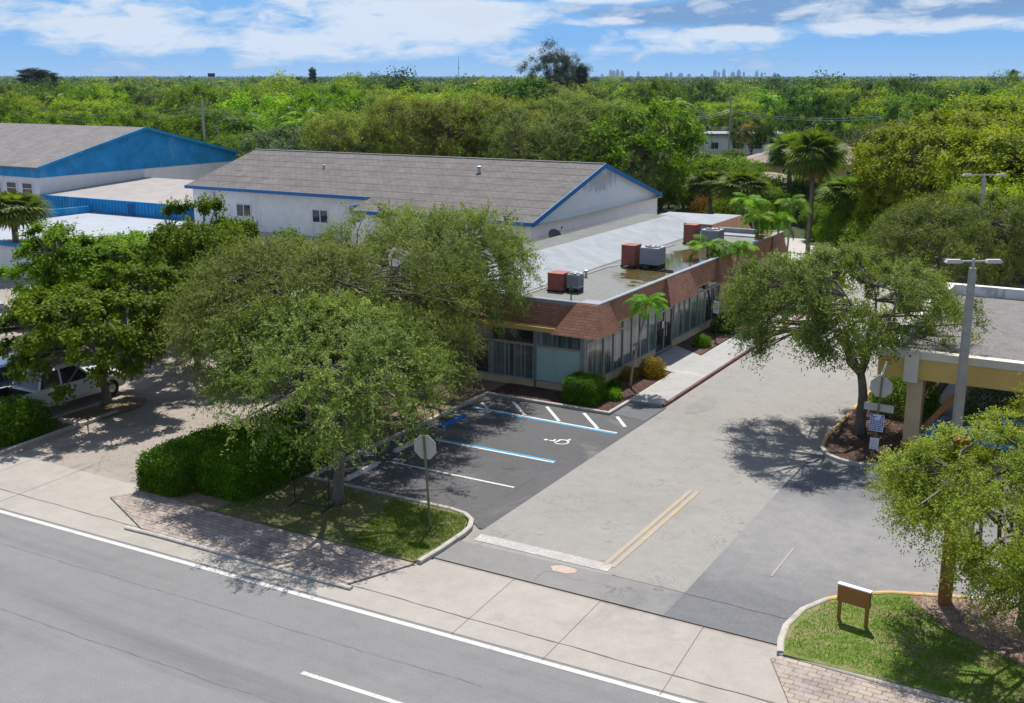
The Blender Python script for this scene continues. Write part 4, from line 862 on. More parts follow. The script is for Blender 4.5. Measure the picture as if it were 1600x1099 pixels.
P_('column_capital', MB().box(-7.05,-6.55,y0-.16,y0+.2,2.85,4.015), 'cream', CB)
P_('column', MB().box(-6.95,-6.4,41.25,41.8,0,2.95), 'tan', CB)
P_('column', MB().box(-1.5,-.95,41.25,41.8,0,2.95), 'tan', CB); P_('column', MB().box(-6.95,-6.4,54.6,55.2,0,2.95), 'tan', CB)
P_('brace', MB().hexa([(-6.4,41.4,1.0),(-6.2,41.4,1.0),(-6.2,41.6,1.0),(-6.4,41.6,1.0),(-5.0,41.4,2.95),(-4.7,41.4,2.95),(-4.7,41.6,2.95),(-5.0,41.6,2.95)]), 'wood', CB)
P_('rear_wall', MB().box(-3.5,x1,50,50.3,0,3.0), mat_plain('shaded maroon wall', (.18,.10,.09), .9), CB)  # plain dark maroon base colour
pp = empty('plant_pot', (-6.55,40.85,.0), 0, 'round mustard yellow pot at the foot of the canopy column', 'pot')
MB().lathe([(.22,0),(.30,.08),(.36,.38),(.40,.42),(.40,.48),(.34,.48),(.32,.40)], (0,0,0), 18).build('pot', mat_plain('mustard glaze', (.50,.27,.03), .4), pp, True)
MB().lathe([(.33,.36),(.2,.42),(.05,.44)], (0,0,0), 14).build('soil', M['mulch'], pp)
# ================================================================ SIGNS, POSTS, LAMPS
def octagon(r): return [(r*math.cos(R_(22.5+45*i)), r*math.sin(R_(22.5+45*i))) for i in range(8)]
def octo_sign(name, loc, rz, h, r, label, tilt=0, extra=None):
    t = empty(name, loc, rz, label, 'road sign'); t.rotation_euler = (0, tilt, rz)
    MB().box(-.03,.03,-.025,.02,0,h).build('post', M['signpost'], t)
    o = octagon(r); n = 8; m = MB(); m.add([(a,.03,h-r+.02+b) for a,b in o]+[(a,.045,h-r+.02+b) for a,b in o], [tuple(range(8)),tuple(range(8,16))[::-1]]+[(i,(i+8),(i+1)%8+8,(i+1)%8) for i in range(8)]); m.build('sign_plate', M['signback'], t)
    return t
octo_sign('stop_sign', (-18.1,26.3,.09), R_(6), 3.0, .41, 'bare grey back of an octagonal stop sign on a thin post in the left lawn', R_(-3.5))
s2 = octo_sign('stop_sign', (-7.72,39.98,.11), R_(3), 3.05, .42, 'octagonal sign back with crossbar and blue and white notice, on the mulch island', R_(2))
MB().box(-.52,.52,.05,.062,1.72,2.0).build('crossbar_plate', M['signback'], s2)
bluef = mat_plain('blue lettering', (.03,.06,.36), .5)
MB().box(-.25,.25,-.05,-.035,.98,1.62).build('notice_plate', M['signwhite'], s2)
m = MB(); q = random.Random(8)
for r_ in range(8):
    z = 1.55-.07*r_; x = -.23
    while x < .2:
        w = q.uniform(.03,.09)
        if r_ < 2 and abs(x+w/2) < .1 and q.random() < .4: x += w; continue
        m.box(x,min(.235,x+w),-.056,-.051,z-.045,z); x += w+.02
m.box(-.24,-.15,-.056,-.051,1.56,1.61).box(.15,.24,-.056,-.051,1.56,1.61); m.build('notice_print', bluef, s2)
MB().box(-.16,.16,-.05,-.035,.28,.72).build('lower_plate', M['signwhite'], s2)
m = MB()
for r_ in range(5): m.box(-.11,.11,-.056,-.051,.62-.07*r_-.02,.62-.07*r_)
m.build('lower_print', mat_plain('pale grey print', (.45,.48,.50)), s2)
st = MB().hexa([(-.02,-.02,3.04),(.02,-.02,3.04),(.02,.02,3.04),(-.02,.02,3.04),(-.02,-.35,3.2),(.05,-.35,3.2),(.05,.55,3.5),(-.02,.55,3.5)]); st.build('street_name_blade', M['signwhite'], s2)
# low board sign seen from behind
bs = empty('board_sign', (-5.3,26.58,.10), R_(-9), 'low orange brown wooden board on two posts, standing in the corner lawn', 'sign')
MB().box(-.40,-.32,-.035,.035,0,.98).build('leg', M['wood'], bs); MB().box(.32,.40,-.035,.035,0,.98).build('leg', M['wood'], bs)
MB().box(-.42,.42,-.06,.06,.52,.97).build('board', M['wood'], bs); MB().box(-.44,.44,-.075,.075,.97,1.0).build('cap', M['signwhite'], bs)  # white top strip paints the sunlight on the board's upper edge
# tall brown pylon in the mulch
py_ = empty('pylon_post', (-3.45,28.95,.11), R_(10), 'thick orange brown pylon post rising through the foreground oak crown', 'post')
MB().box(-.17,.17,-.17,.17,0,4.5).build('post', M['wood'], py_); MB().box(-.21,.21,-.21,.21,4.5,4.6).build('cap', M['wood'], py_)
# reserved parking sign by the building
ps = empty('parking_sign', (-19.2,54.9,.11), R_(-12), 'small white and pink parking notice on a thin dark post by the storefront windows', 'sign')
MB().box(-.025,.025,-.025,.025,0,2.05).build('post', M['black'], ps); MB().box(-.16,.16,-.04,-.027,1.45,2.1).build('sign_plate', M['signwhite'], ps)
m = MB(); [m.box(-.11,.11,-.046,-.041,2.0-.1*k-.05,2.0-.1*k) for k in range(5)]; m.build('print', mat_plain('pink print', (.55,.30,.38)), ps)
# real-estate style bare frame beside the tree
fr = empty('sign_frame', (-22.6,25.9,.09), R_(8), 'empty black metal sign frame standing in the patchy lawn beside the tree trunk', 'sign frame')
MB().tube([(-.55,0,0),(-.55,.02,1.45),(.75,.02,1.45),(.75,0,0)], .018, 5).tube([(-.55,0,.02),(.75,0,.02)], .015, 5).tube([(-.55,-.45,.02),(-.55,.35,.02)], .018, 5).tube([(.75,-.45,.02),(.75,.35,.02)], .018, 5).build('frame', M['black'], fr)
MB().tube([(-.55,.02,1.25),(.75,.02,1.25)], .014, 5).build('rail', M['black'], fr)
# utility marker by the hedge
um = empty('utility_marker', (-26.95,24.5,.06), 0, 'slim pale blue utility marker in front of the hedge gap', 'marker')
MB().lathe([(.035,0),(.035,.75),(.02,.78)], (0,0,0), 8).build('stake', mat_plain('pale blue plastic', (.35,.50,.58)), um); MB().box(-.05,.09,-.045,.045,.72,.86).build('cap', mat_plain('blue plastic', (.05,.25,.42)), um)
# parking lot lamps
def lot_lamp(x, y, rz, h, label, w=.19, arm=.68):
    t = empty('lot_lamp', (x,y,0), rz, label, 'lamp post', 'twin headed parking lamps')
    m = MB(); b, a = w, w*.62
    m.hexa([(-b,-b,0),(b,-b,0),(b,b,0),(-b,b,0),(-a,-a,h),(a,-a,h),(a,a,h),(-a,a,h)]); m.build('pole', M['concpole'], t)
    MB().box(-.04,.04,-.04,.04,h,h+.32).box(-arm-.1,arm+.1,-.03,.03,h+.2,h+.26).build('bracket', M['steel'], t)
    for s in (-1,1):
        hm = MB(); c = s*(arm); hm.hexa([(c-.29,-.14,h+.2),(c+.29,-.14,h+.2),(c+.29,.14,h+.2),(c-.29,.14,h+.2),(c-.22,-.08,h+.30),(c+.22,-.08,h+.30),(c+.22,.08,h+.30),(c-.22,.08,h+.30)])
        o = hm.build('lamp_head', M['signback'], t); MB().box(c-.24,c+.24,-.10,.10,h+.17,h+.199).build('lens', M['signwhite'], o)
    return t
lot_lamp(-4.95,40.0,R_(30),7.35,'tall concrete lamp post with twin heads in front of the yellow canopy', .155)
lot_lamp(-8.6,70.5,R_(30),7.9,'tall concrete lamp post with twin heads behind the olive crown by the wooded edge', .16, 1.0)
# vehicles
def wheel(parent, x, y, r, side, name='wheel'):
    w = MB(); n = 18; w_ = .23
    e = MB().lathe([(r*.55,-w_/2),(r*.94,-w_/2),(r,-w_/2+.03),(r,w_/2-.03),(r*.94,w_/2),(r*.55,w_/2)], (0,0,0), n)
    wh = e.build(name, mat_tyre, parent, False); wh.rotation_euler = (0, math.pi/2, 0); wh.location = (x, y, r)
    rm = MB().lathe([(r*.55,-.02),(r*.5,.02),(r*.15,.06),(r*.1,.07)], (0,0,side*w_*.5-.02 if side > 0 else -w_*.5-.05), 10).build('rim', M['steel'], wh)
    return wh
mat_tyre = mat_plain('tyre rubber', (.02,.02,.02), .9)
def car_paint(name, c): 
    t = NT(name); t.col(c); t.rough(.25); t.b.inputs['Coat Weight'].default_value = .6; t.b.inputs['Specular IOR Level'].default_value = .5; return t.m
def loft(mb, secs):
    """secs: list of (y, [(x,z)...] half profile from bottom outwards to the top centre)"""
    k = len(secs[0][1]); rows = []
    for y, hp in secs:
        full = [(x,y,z) for x,z in hp]+[(-x,y,z) for x,z in hp[::-1]]; rows.append(full)
    b = len(mb.v); n = 2*k
    for r in rows: mb.v += r
    for i in range(len(rows)-1):
        for j in range(n): mb.f.append((b+i*n+j, b+i*n+(j+1)%n, b+(i+1)*n+(j+1)%n, b+(i+1)*n+j))
    mb.f.append(tuple(b+j for j in range(n))[::-1]); mb.f.append(tuple(b+(len(rows)-1)*n+j for j in range(n))); return mb
def make_car(name, label, cat, paint, kind='suv'):
    t = empty(name, (0,0,0), 0, label, cat); g = M['darkglass']
    if kind == 'pickup': L_, W, belt = 5.5, .95, 1.12
    elif kind == 'suv': L_, W, belt = 4.8, .93, 1.08
    else: L_, W, belt = 4.5, .88, .92
    def hp(w, zt, zb=.32): return [(w*.9,zb),(w,zb+.18),(w,zt-.16),(w*.93,zt),(.01,zt+.015)]
    if kind == 'pickup':
        b = loft(MB(), [(.75,hp(W,belt)),(1.0,hp(W,belt)),(3.6,hp(W,belt)),(4.4,hp(W,belt-.02)),(5.2,hp(W*.97,belt-.08)),(5.45,hp(W*.88,.85)),(5.5,hp(W*.8,.7))]).build('body', paint, t)
        bed = MB(); bed.box(-W,-W+.08,-.6,.749,.45,belt).box(W-.08,W,-.6,.749,.45,belt).box(-W+.08,W-.08,-.6,-.52,.45,belt).box(-W+.08,W-.08,-.52,.749,.45,.6); bed.build('bed', paint, t)
        MB().box(-W+.085,W-.085,-.515,.745,.6,.62).box(-W+.085,-W+.1,-.515,.745,.62,belt-.03).box(W-.1,W-.085,-.515,.745,.62,belt-.03).box(-W+.1,W-.1,.735,.745,.62,belt-.03).build('bed_liner', M['black'], t)
        cab = [(1.0,1.12,.86),(1.25,1.78,.70),(2.9,1.80,.70),(3.65,1.12,.84)]
    elif kind == 'suv':
        loft(MB(), [(0,hp(W*.85,.9)),(.08,hp(W*.95,belt)),(1.2,hp(W,belt)),(3.3,hp(W,belt)),(4.3,hp(W*.97,belt-.08)),(4.7,hp(W*.9,.8)),(4.8,hp(W*.8,.65))]).build('body', paint, t)
        cab = [(.12,1.08,.86),(.5,1.66,.70),(2.4,1.70,.70),(3.3,1.08,.84)]
    else:
        loft(MB(), [(0,hp(W*.85,.8)),(.1,hp(W*.94,belt)),(1.0,hp(W,belt)),(3.1,hp(W,belt)),(4.1,hp(W*.96,belt-.1)),(4.4,hp(W*.88,.68)),(4.5,hp(W*.78,.55))]).build('body', paint, t)
        cab = [(.5,.92,.82),(1.15,1.36,.62),(2.3,1.40,.62),(3.15,.92,.80)]
    z0 = cab[0][1]
    secs = [(y,[(w,z0-.05),(w if i in (0,3) else .83,z0+.0),((w+.005),z-.02),(w*.93,z),(.01,z+.02)]) for i,(y,z,w) in enumerate(cab)]
    secs[0] = (cab[0][0],[(.86,z0-.05),(.86,z0-.03),(.85,z0-.01),(.8,z0),(.01,z0+.005)]); secs[3] = (cab[3][0],[(.84,z0-.05),(.84,z0-.03),(.83,z0-.01),(.8,z0),(.01,z0+.005)])
    loft(MB(), secs).build('cabin_glass', g, t)
    y1_, y2_ = cab[1][0], cab[2][0]; zt = cab[2][1]
    rfm = MB(); rfm.hexa([(-.74,y1_-.05,zt-.04),(.74,y1_-.05,zt-.04),(.74,y2_+.05,zt-.02),(-.74,y2_+.05,zt-.02),(-.66,y1_+.05,zt+.05),(.66,y1_+.05,zt+.05),(.66,y2_-.05,zt+.06),(-.66,y2_-.05,zt+.06)]); rfm.build('roof', paint, t)
    for s in (-1,1):
        for (ya,yb) in ((cab[0][0],y1_),(cab[3][0],y2_)): MB().tube([(s*.85,ya,z0),(s*.74,yb,zt)], .045, 5).build('pillar', paint, t)
        MB().tube([(s*.87,(y1_+y2_)/2,z0),(s*.745,(y1_+y2_)/2,zt)], .045, 5).build('pillar', paint, t)
    r = .39 if kind == 'pickup' else .34; fy = L_-.95 if kind != 'pickup' else 4.55; ry = .85 if kind != 'pickup' else .15
    for s in (-1,1):
        wheel(t, s*(W-.08), fy, r, s); wheel(t, s*(W-.08), ry, r, s)
        MB().box(s*(W-.28)-.14,s*(W-.28)+.14,(-.62 if kind == 'pickup' else -.02),(-.6 if kind == 'pickup' else .03),.75,.95).build('tail_light', mat_tail, t)
        MB().box(s*(W-.3)-.16,s*(W-.3)+.16,L_-.12,L_-.02,.62,.76).build('headlight', M['signwhite'], t)
    for s in (-1,1): MB().box(s*(W+.05)-.09,s*(W+.05)+.09,cab[3][0]-.35,cab[3][0]-.2,z0-.02,z0+.14).build('mirror', paint, t)
    MB().box(-W*.9,W*.9,(-.72 if kind == 'pickup' else -.08),(-.6 if kind == 'pickup' else .02),.42,.58).build('bumper', M['steel'] if kind == 'pickup' else paint, t)
    return t
mat_tail = mat_plain('red lens', (.45,.02,.015), .3)
wp_ = car_paint('white car paint', (.72,.73,.74)); 
c = make_car('pickup_truck', 'white pickup truck with open bed parked behind the left planter tree', 'pickup truck', wp_, 'pickup'); c.location = (-39.6,27.1,0)
c = make_car('parked_car', 'dark navy estate car parked beyond the white pickup truck', 'car', car_paint('navy car paint', (.03,.05,.12)), 'suv'); c.location = (-42.3,27.4,0)
c = make_car('parked_car', 'white car with red rear lights seen between the tree crowns at the left edge', 'car', wp_, 'sedan'); c.location = (-51.2,40.2,0); c.rotation_euler = (0,0,R_(112))
c = make_car('parked_car', 'pale silver car cut off by the left picture edge behind the leafy trees', 'car', car_paint('silver car paint', (.50,.54,.56)), 'sedan'); c.location = (-54.2,37.4,0); c.rotation_euler = (0,0,R_(75))
c = make_car('parked_car', 'bright blue car parked under the yellow canopy', 'car', car_paint('bright blue car paint', (.01,.30,.90)), 'sedan'); c.location = (-1.9,43.2,.014); c.rotation_euler = (0,0,R_(90))
# hidden lot clutter on the left: blue tarpaulin heap
t_ = MB(); t_.lathe([(1.6,0),(1.5,.5),(1.1,.9),(.5,1.1),(.05,1.15)], (-47.5,46.5,0), 9); tag(t_.build('tarpaulin_heap', mat_plain('blue tarpaulin', (.02,.17,.50), .5, .3, 2), None, True), 'crumpled blue tarpaulin heap in the yard behind the almond trees', 'tarpaulin')
# ================================================================ NEAR VEGETATION
def xat(px, Y):   # X of the sight line through column px at ground distance Y
    return Y*math.tan(R_(-30)+math.atan((px-800)/1763.0))
OL = 'olive trees along the planting strip'
A = make_tree('olive_tree', 'olive green tree whose grey trunk stands in the patchy street lawn beside the parking stalls', 'tree', 'olive', 11, 6.6, 3.7, 1.9, .21, 165, 20, 24, .11, .040, 1.05, .3, jit=.28, along=1.1, asym=(-.6,.4), bark='bark', low=1.0)
A.location = (-21.9,26.55,.09); A['group'] = OL
B = make_tree('olive_tree', 'broad olive green tree above the clipped hedges, leftmost of the olive tree group', 'tree', 'olive', 23, 8.2, 5.0, 1.9, .24, 230, 20, 25, .115, .042, 1.2, .3, jit=.28, along=1.1, low=.45, lumpy=.5)
B.location = (-27.0,31.0,.08); B.scale = (1.04,1.04,.99); B['group'] = OL
C_ = copy_tree(B); C_.location = (-26.8,38.9,.08); C_.rotation_euler = (0,0,2.4); C_.scale = (.93,.93,1.03); C_['label'] = 'olive green tree whose branches hang over the storefront roof corner'
C2 = copy_tree(A); C2.location = (-23.9,33.6,.08); C2.rotation_euler = (0,0,1.9); C2.scale = (.72,.72,.80); C2['label'] = 'smaller olive green tree leaning over the wheel stops, between the street tree and the storefront'
IT = make_tree('oak_tree', 'spreading olive green oak on the mulch island with a forked grey trunk', 'tree', 'oak', 37, 7.0, 4.6, 2.4, .23, 215, 23, 19, .105, .046, .9, .4, asym=(-1.35,-.1), lumpy=.5, lean=(-.1,.1))
IT.location = (-8.76,42.4,.1)
BT = copy_tree(IT); BT.location = (-9.2,63.5,.02); BT.rotation_euler = (0,0,2.0); BT.scale = (1.02,1.02,1.07); BT['label'] = 'pale olive oak behind the canopy roof, beneath the farther lamp post'
FT = make_tree('oak_tree', 'yellow flecked oak crown around the brown pylon post in the right foreground', 'tree', 'oaky', 41, 5.1, 2.8, 1.7, .14, 180, 24, 22, .078, .034, .8, .45, lumpy=.75, asym=(-1.1,-.9), low=.9)
FT.location = (-1.5,28.6,.1)
F2 = copy_tree(FT); F2.location = (-.9,35.2,.1); F2.rotation_euler = (0,0,2.2); F2.scale = (1.05,1.05,1.12); F2['label'] = 'yellow flecked oak crown in front of the canopy column and blue car'
F3 = copy_tree(FT); F3.location = (.3,25.9,.1); F3.rotation_euler = (0,0,.6); F3.scale = (.8,.8,.85); F3['label'] = 'drooping oak branches over the lawn at the lower right picture edge'
AG = 'almond trees in the left yard'
AL = make_tree('almond_tree', 'bright green broad leaved tree in the left planter, shading the white pickup truck', 'tree', 'almond', 53, 5.6, 3.35, 1.45, .2, 165, 18, 15, .17, .105, .58, .2, flat=.4, layers=5, lumpy=.6, asym=(.4,-.45), low=.3)
AL.location = (-37.75,30.6,.05); AL['group'] = AG
for (x,y,rz,s,lab) in ((-38.9,37.0,1.1,(.85,.85,1.36),'tallest broad leaved tree with layered branches reaching up before the blue fascia'),(-45.0,36.2,2.6,(1.1,1.1,1.12),'broad leaved tree over the pale cars at the left edge'),(-43.2,44.0,4.0,(1.1,1.1,.92),'broad leaved tree standing deeper in the left yard, in front of the low shed'),(-48.6,40.5,5.2,(1.1,1.1,.95),'broad leaved tree cut by the left picture edge below the fan palm')):
    o = copy_tree(AL); o.location = (x,y,0); o.rotation_euler = (0,0,rz); o.scale = s; o['label'] = lab
ST = make_tree('mottled_tree', 'pale mottled leafy tree between the bright almond trees and the olive crowns', 'tree', 'silver', 61, 6.4, 2.6, 1.9, .14, 80, 18, 15, .16, .07, .7, .2)
ST.location = (-34.6,39.0,0)
# hedges and shrubs
shrub('clipped_hedge', 'rounded bright green hedge block at the street end of the left driveway', 'hedge', -27.75, 26.2, .05, 2.0, 4.1, 1.3, 'hedge', 34000, .085, .055, 3, .78, hollow=.82)
shrub('clipped_hedge', 'longer green hedge block right of the blue marker, under the olive tree', 'hedge', -25.75, 27.3, .05, 2.2, 4.8, 1.35, 'hedge', 40000, .085, .055, 4, .78, hollow=.82)
shrub('clipped_hedge', 'shaded hedge block farther back along the driveway beneath the olive crowns', 'hedge', -27.6, 31.3, .05, 2.0, 5.5, 1.2, 'hedge', 18000, .085, .055, 6, .78, hollow=.82)
shrub('broadleaf_bush', 'dense green bush at the left picture edge beside the pickup truck', 'bush', -37.6, 25.7, .05, 2.6, 2.7, 1.35, 'hedge', 14000, .10, .06, 5, .3)
shrub('box_bush', 'dark green square clipped bush at the corner of the storefront', 'bush', -20.15, 41.15, .1, 1.55, 1.35, 1.1, 'hedge', 15000, .055, .038, 7, .8, hollow=.8)
for i, (x,y,s,h,lm,lab) in enumerate(((-19.2,42.0,.7,.4,'mid','low green shrub just behind the square clipped bush'),(-19.7,43.3,.6,.4,'deep','low dark shrub beside the foot of the slim palm'),(-19.9,45.3,.7,.55,'rust','dark reddish shrub in the middle of the storefront bed'),(-19.2,46.4,1.15,.85,'rust','loose green and yellow shrub at the doorstep end of the bed'),(-19.3,53.2,.8,.6,'mid','loose shrub beside the post of the small parking sign'),(-19.5,57.0,1.3,1.0,'deep','dark green shrub against the plinth past the storefront windows'),(-19.4,60.0,1.6,1.2,'palm','bright green shrub below the twin palms'),(-19.6,63.5,1.8,1.5,'mid','mid green bush along the rear tan wall'),(-19.6,67.0,1.8,1.4,'deep','dark green bush at the far end of the tan wall'))):
    shrub('shrub', lab, 'shrub', x, y, .1, s, s, h, lm, int(2600*s+500), .075, .045, 20+i, .15, hollow=.2)
shrub('shrub', 'dark low bush on the mulch island between the sign back and the canopy column', 'shrub', -7.9, 46.6, .1, 2.6, 2.6, 1.7, 'mid', 9000, .10, .05, 44, .2)
shrub('shrub', 'tall shrubs under the rear of the canopy, right of the column', 'shrub', -4.2, 46.0, .02, 2.5, 2.5, 2.0, 'oak', 8000, .10, .05, 46, .2)
# slim palms near the storefront
CP = make_palm('christmas_palm', 'slim leaning palm rising from the mulch bed in front of the storefront windows', 'palm', 3, 3.4, 13, 1.2, .42, 36, .055, (.55,.25), 1.7, w=.024)
CP.location = (-19.3,44.1,.1)
for i, (x,y,sc,rz,lab) in enumerate(((-20.3,58.3,(1.3,1.3,1.14),2.6,'full crowned palm over the roof edge, left one of the pair by tan wall'),(-20.1,59.4,(1.3,1.3,1.12),5.2,'palm with full crown by the tan wall, right one of the close pair'),(-20.3,66.3,(1.2,1.2,1.36),4.0,'slender palm before the far end of the storefront roof'),(-20.1,67.0,(1.2,1.2,1.30),5.2,'slender palm standing last along the storefront wall'),(-22.6,79.4,(1.4,1.4,1.2),1.2,'feathery palm right behind the storefront end beside the rear pavement'),(-25.0,80.5,(1.5,1.5,1.2),3.1,'feathery palm left of the one by the rear pavement'))):
    o = copy_tree(CP); o.location = (x,y,.1); o.rotation_euler = (0,0,rz); o.scale = sc; o['label'] = lab
# fan palms
FP = make_fan_palm('fan_palm', 'tall fan palm with shaggy round crown behind the far end of the storefront', 'palm', 5, 7.9, 62, 1.35, 1.35, .17)
FP.location = (-22.9,86.3,0)
for (x,y,sc,rz,lab) in ((-30.0,91.0,(1.15,1.15,.62),1.0,'fan palm with dry fronds right behind the white gable of the warehouse'),(-33.5,93.0,(1.1,1.1,.60),2.0,'fan palm half hidden by the warehouse gable'),(-27.8,108.0,(1.2,1.2,.85),3.0,'fan palm left of the tall shaggy one, before the tan hip roof'),(-31.5,110,(1.2,1.2,.85),4.2,'fan palm behind the orange tinged shrub'),(-20.6,90.0,(1.3,1.3,.62),5.0,'grey green fan palm low behind the tall shaggy one'),(-16.5,95.0,(1.2,1.2,.62),1.7,'fan palm at the left flank of the big yellow green tree'),(-69.0,49.5,(1.25,1.25,.60),2.7,'fan palm above the almond trees at the left edge by the blue building')):
    o = copy_tree(FP); o.location = (x,y,0); o.rotation_euler = (0,0,rz); o.scale = sc; o['label'] = lab
# ================================================================ BACKGROUND
def house(name, label, x, y, w, d, hw, roofh, wallm, roofm, rz=0, flat=False, over=.5):
    t = empty(name, (x,y,0), rz, label, 'house')
    MB().box(-w/2,w/2,-d/2,d/2,0,hw).build('wall', wallm, t); W, D_ = w/2+over, d/2+over
    if flat: MB().box(-W,W,-D_,D_,hw,hw+.35).build('roof', roofm, t)
    else:
        r = min(W,D_)*.98; rx, ry = max(.1,W-r), max(.1,D_-r)
        MB().hexa([(-W,-D_,hw),(W,-D_,hw),(W,D_,hw),(-W,D_,hw),(-rx,-ry,hw+roofh),(rx,-ry,hw+roofh),(rx,ry,hw+roofh),(-rx,ry,hw+roofh)]).build('roof', roofm, t)
    for k in range(int(w/4)):
        xx = -w/2+2+k*4; f = MB().box(xx-.75,xx+.75,-d/2-.05,-d/2+.02,1.0,2.3).build('window', M['signwhite'], t); MB().box(xx-.65,xx-.03,-d/2-.07,-d/2-.05,1.1,2.2).box(xx+.03,xx+.65,-d/2-.07,-d/2-.05,1.1,2.2).build('pane', M['darkglass'], f)
    MB().box(w/2-.02,w/2+.05,-.8,.8,1.0,2.3).build('window', M['darkglass'], t)
    return t
tanroof = mat_plain('pinkish tan shingles', (.27,.20,.175), .9, .12, 1.5)
h = house('flat_roofed_house', 'white house with flat white roof among the distant trees', xat(1160,205), 205, 15, 9, 3.5, 0, M['white'], M['roofwhite'], R_(28), True)
h = house('hip_roofed_house', 'ochre house with broad pinkish tan hip roof behind the tall fan palm', xat(1275,147), 150, 19, 12, 3.0, 2.0, M['yellow'], tanroof, R_(12))
h = house('small_house', 'low house with faded grey roof beside the wooden utility poles', xat(1070,150), 150, 12, 10, 2.6, 1.3, M['white'], M['shingle2'], R_(30))
h = house('orange_roofed_building', 'distant long building with orange roof just below the skyline', xat(735,640), 640, 24, 14, 8.0, 3.2, M['tan'], mat_plain('orange roof tiles', (.50,.20,.08)), R_(30))
h = house('yellow_wall_house', 'small ochre walled house half hidden between the fan palms', xat(1208,116), 116, 6, 5, 3.2, .8, M['yellow'], tanroof, R_(0))
corr = [(1092,1158,205,2.0),(1198,1228,205,2.0),(1168,1372,150,2.6),(1030,1088,150,2.2)]
def fit(px, r, s, H):
    for a_, b_, Yh, zv in corr:
        if a_-12 < px < b_+12 and r < Yh-4: s = min(s, (13.6-(13.6-zv)*r/Yh)/H)
    return s
# utility poles and wires
def upole(px, Y, h, label, arms=1, lampy=False, r=.14, wood=True):
    t = empty('utility_pole', (xat(px,Y),Y,0), R_(60), label, 'utility pole', 'utility poles')
    MB().tube([(0,0,0),(0,0,h)], [r,r*.75], 8).build('pole', M['woodpole' if wood else 'concpole'], t)
    for k in range(arms): MB().box(-1.1,1.1,-.06,.06,h-.5-k*.9,h-.38-k*.9).build('crossarm', M['woodpole'], t)
    if arms: 
        m = MB()
        for s in (-1,0,1): m.lathe([(.05,0),(.07,.08),(.03,.18)], (s,0,h-.38), 6)
        m.build('insulator', M['signwhite'], t)
    return t
upole(316,98,11.2,'concrete utility pole with crossarms behind the blue gable',2,wood=False,r=.17)
upole(1029,150,8.9,'thin grey utility pole farthest left beside the small grey roof',1,wood=False)
upole(1043,128,8.6,'dark utility pole right of the warehouse tree line',0); upole(1051,128,4.4,'short dark pole stub among the shrubs',0)
upole(1083,118,6.2,'stout weathered wooden pole with cut off top',0,r=.22)
upole(1142,170,11.0,'slim utility pole rising before the flat white roof',1,wood=False)
upole(1384,130,7.6,'concrete pole at the edge of the big yellow green tree',0,wood=False,r=.22)
sl_ = empty('street_light', (xat(338,100),100,0), R_(30), 'street light with curved arm behind the blue gable', 'street light')
MB().tube([(0,0,0),(0,0,8.2)], [.14,.1], 8).build('pole', M['concpole'], sl_); MB().tube([(0,0,7.9),(.4,0,8.7),(1.2,0,9.0),(1.9,0,9.0)], .05, 6).build('arm', M['steel'], sl_); MB().hexa([(1.6,-.14,8.85),(2.4,-.14,8.9),(2.4,.14,8.9),(1.6,.14,8.85),(1.7,-.08,9.08),(2.3,-.08,9.08),(2.3,.08,9.08),(1.7,.08,9.08)]).build('lamp_head', M['signwhite'], sl_)
def wires(name, pts, n, sag, label, sp=.3, r=.02, mat='steel'):
    m = MB()
    for k in range(n):
        for i in range(len(pts)-1):
            a = Vector(pts[i])+Vector((0,0,-k*sp)); b = Vector(pts[i+1])+Vector((0,0,-k*sp)); m.tube([a.lerp(b,q/10)-Vector((0,0,sag*4*(q/10)*(1-q/10))) for q in range(11)], r, 4, False)
    tag(m.build(name, M[mat]), label, 'wires')
pt = lambda px, Y, z: (xat(px,Y), Y, z)
wires('power_lines', [pt(1029,150,8.5),pt(1142,170,9.0),pt(1384,130,9.6)], 2, .7, 'power lines running from the grey poles to the big yellow green tree', .28, .035)
wires('power_lines', [pt(1083,118,5.9),pt(1384,130,6.3)], 1, .5, 'lower cable from the cut wooden pole past the fan palm', .3, .035)
wires('power_lines', [pt(60,110,9.3),pt(316,98,10.7),pt(640,125,9.0)], 3, 1.0, 'power lines sagging in front of the wooded belt above the blue gable', .45, .022)
# fence along the rear pavement
fe = empty('metal_fence', (-25,81,0), 0, 'low dark metal picket fence beyond the storefront along the pale rear pavement', 'fence')
m = MB(); [m.box(k*.25,k*.25+.03,-.015,.015,0,1.1) for k in range(60)]; m.build('picket', M['black'], fe); MB().box(0,15,-.02,.02,.15,.19).build('rail', M['black'], fe); MB().box(0,15,-.02,.02,1.0,1.04).build('rail', M['black'], fe)
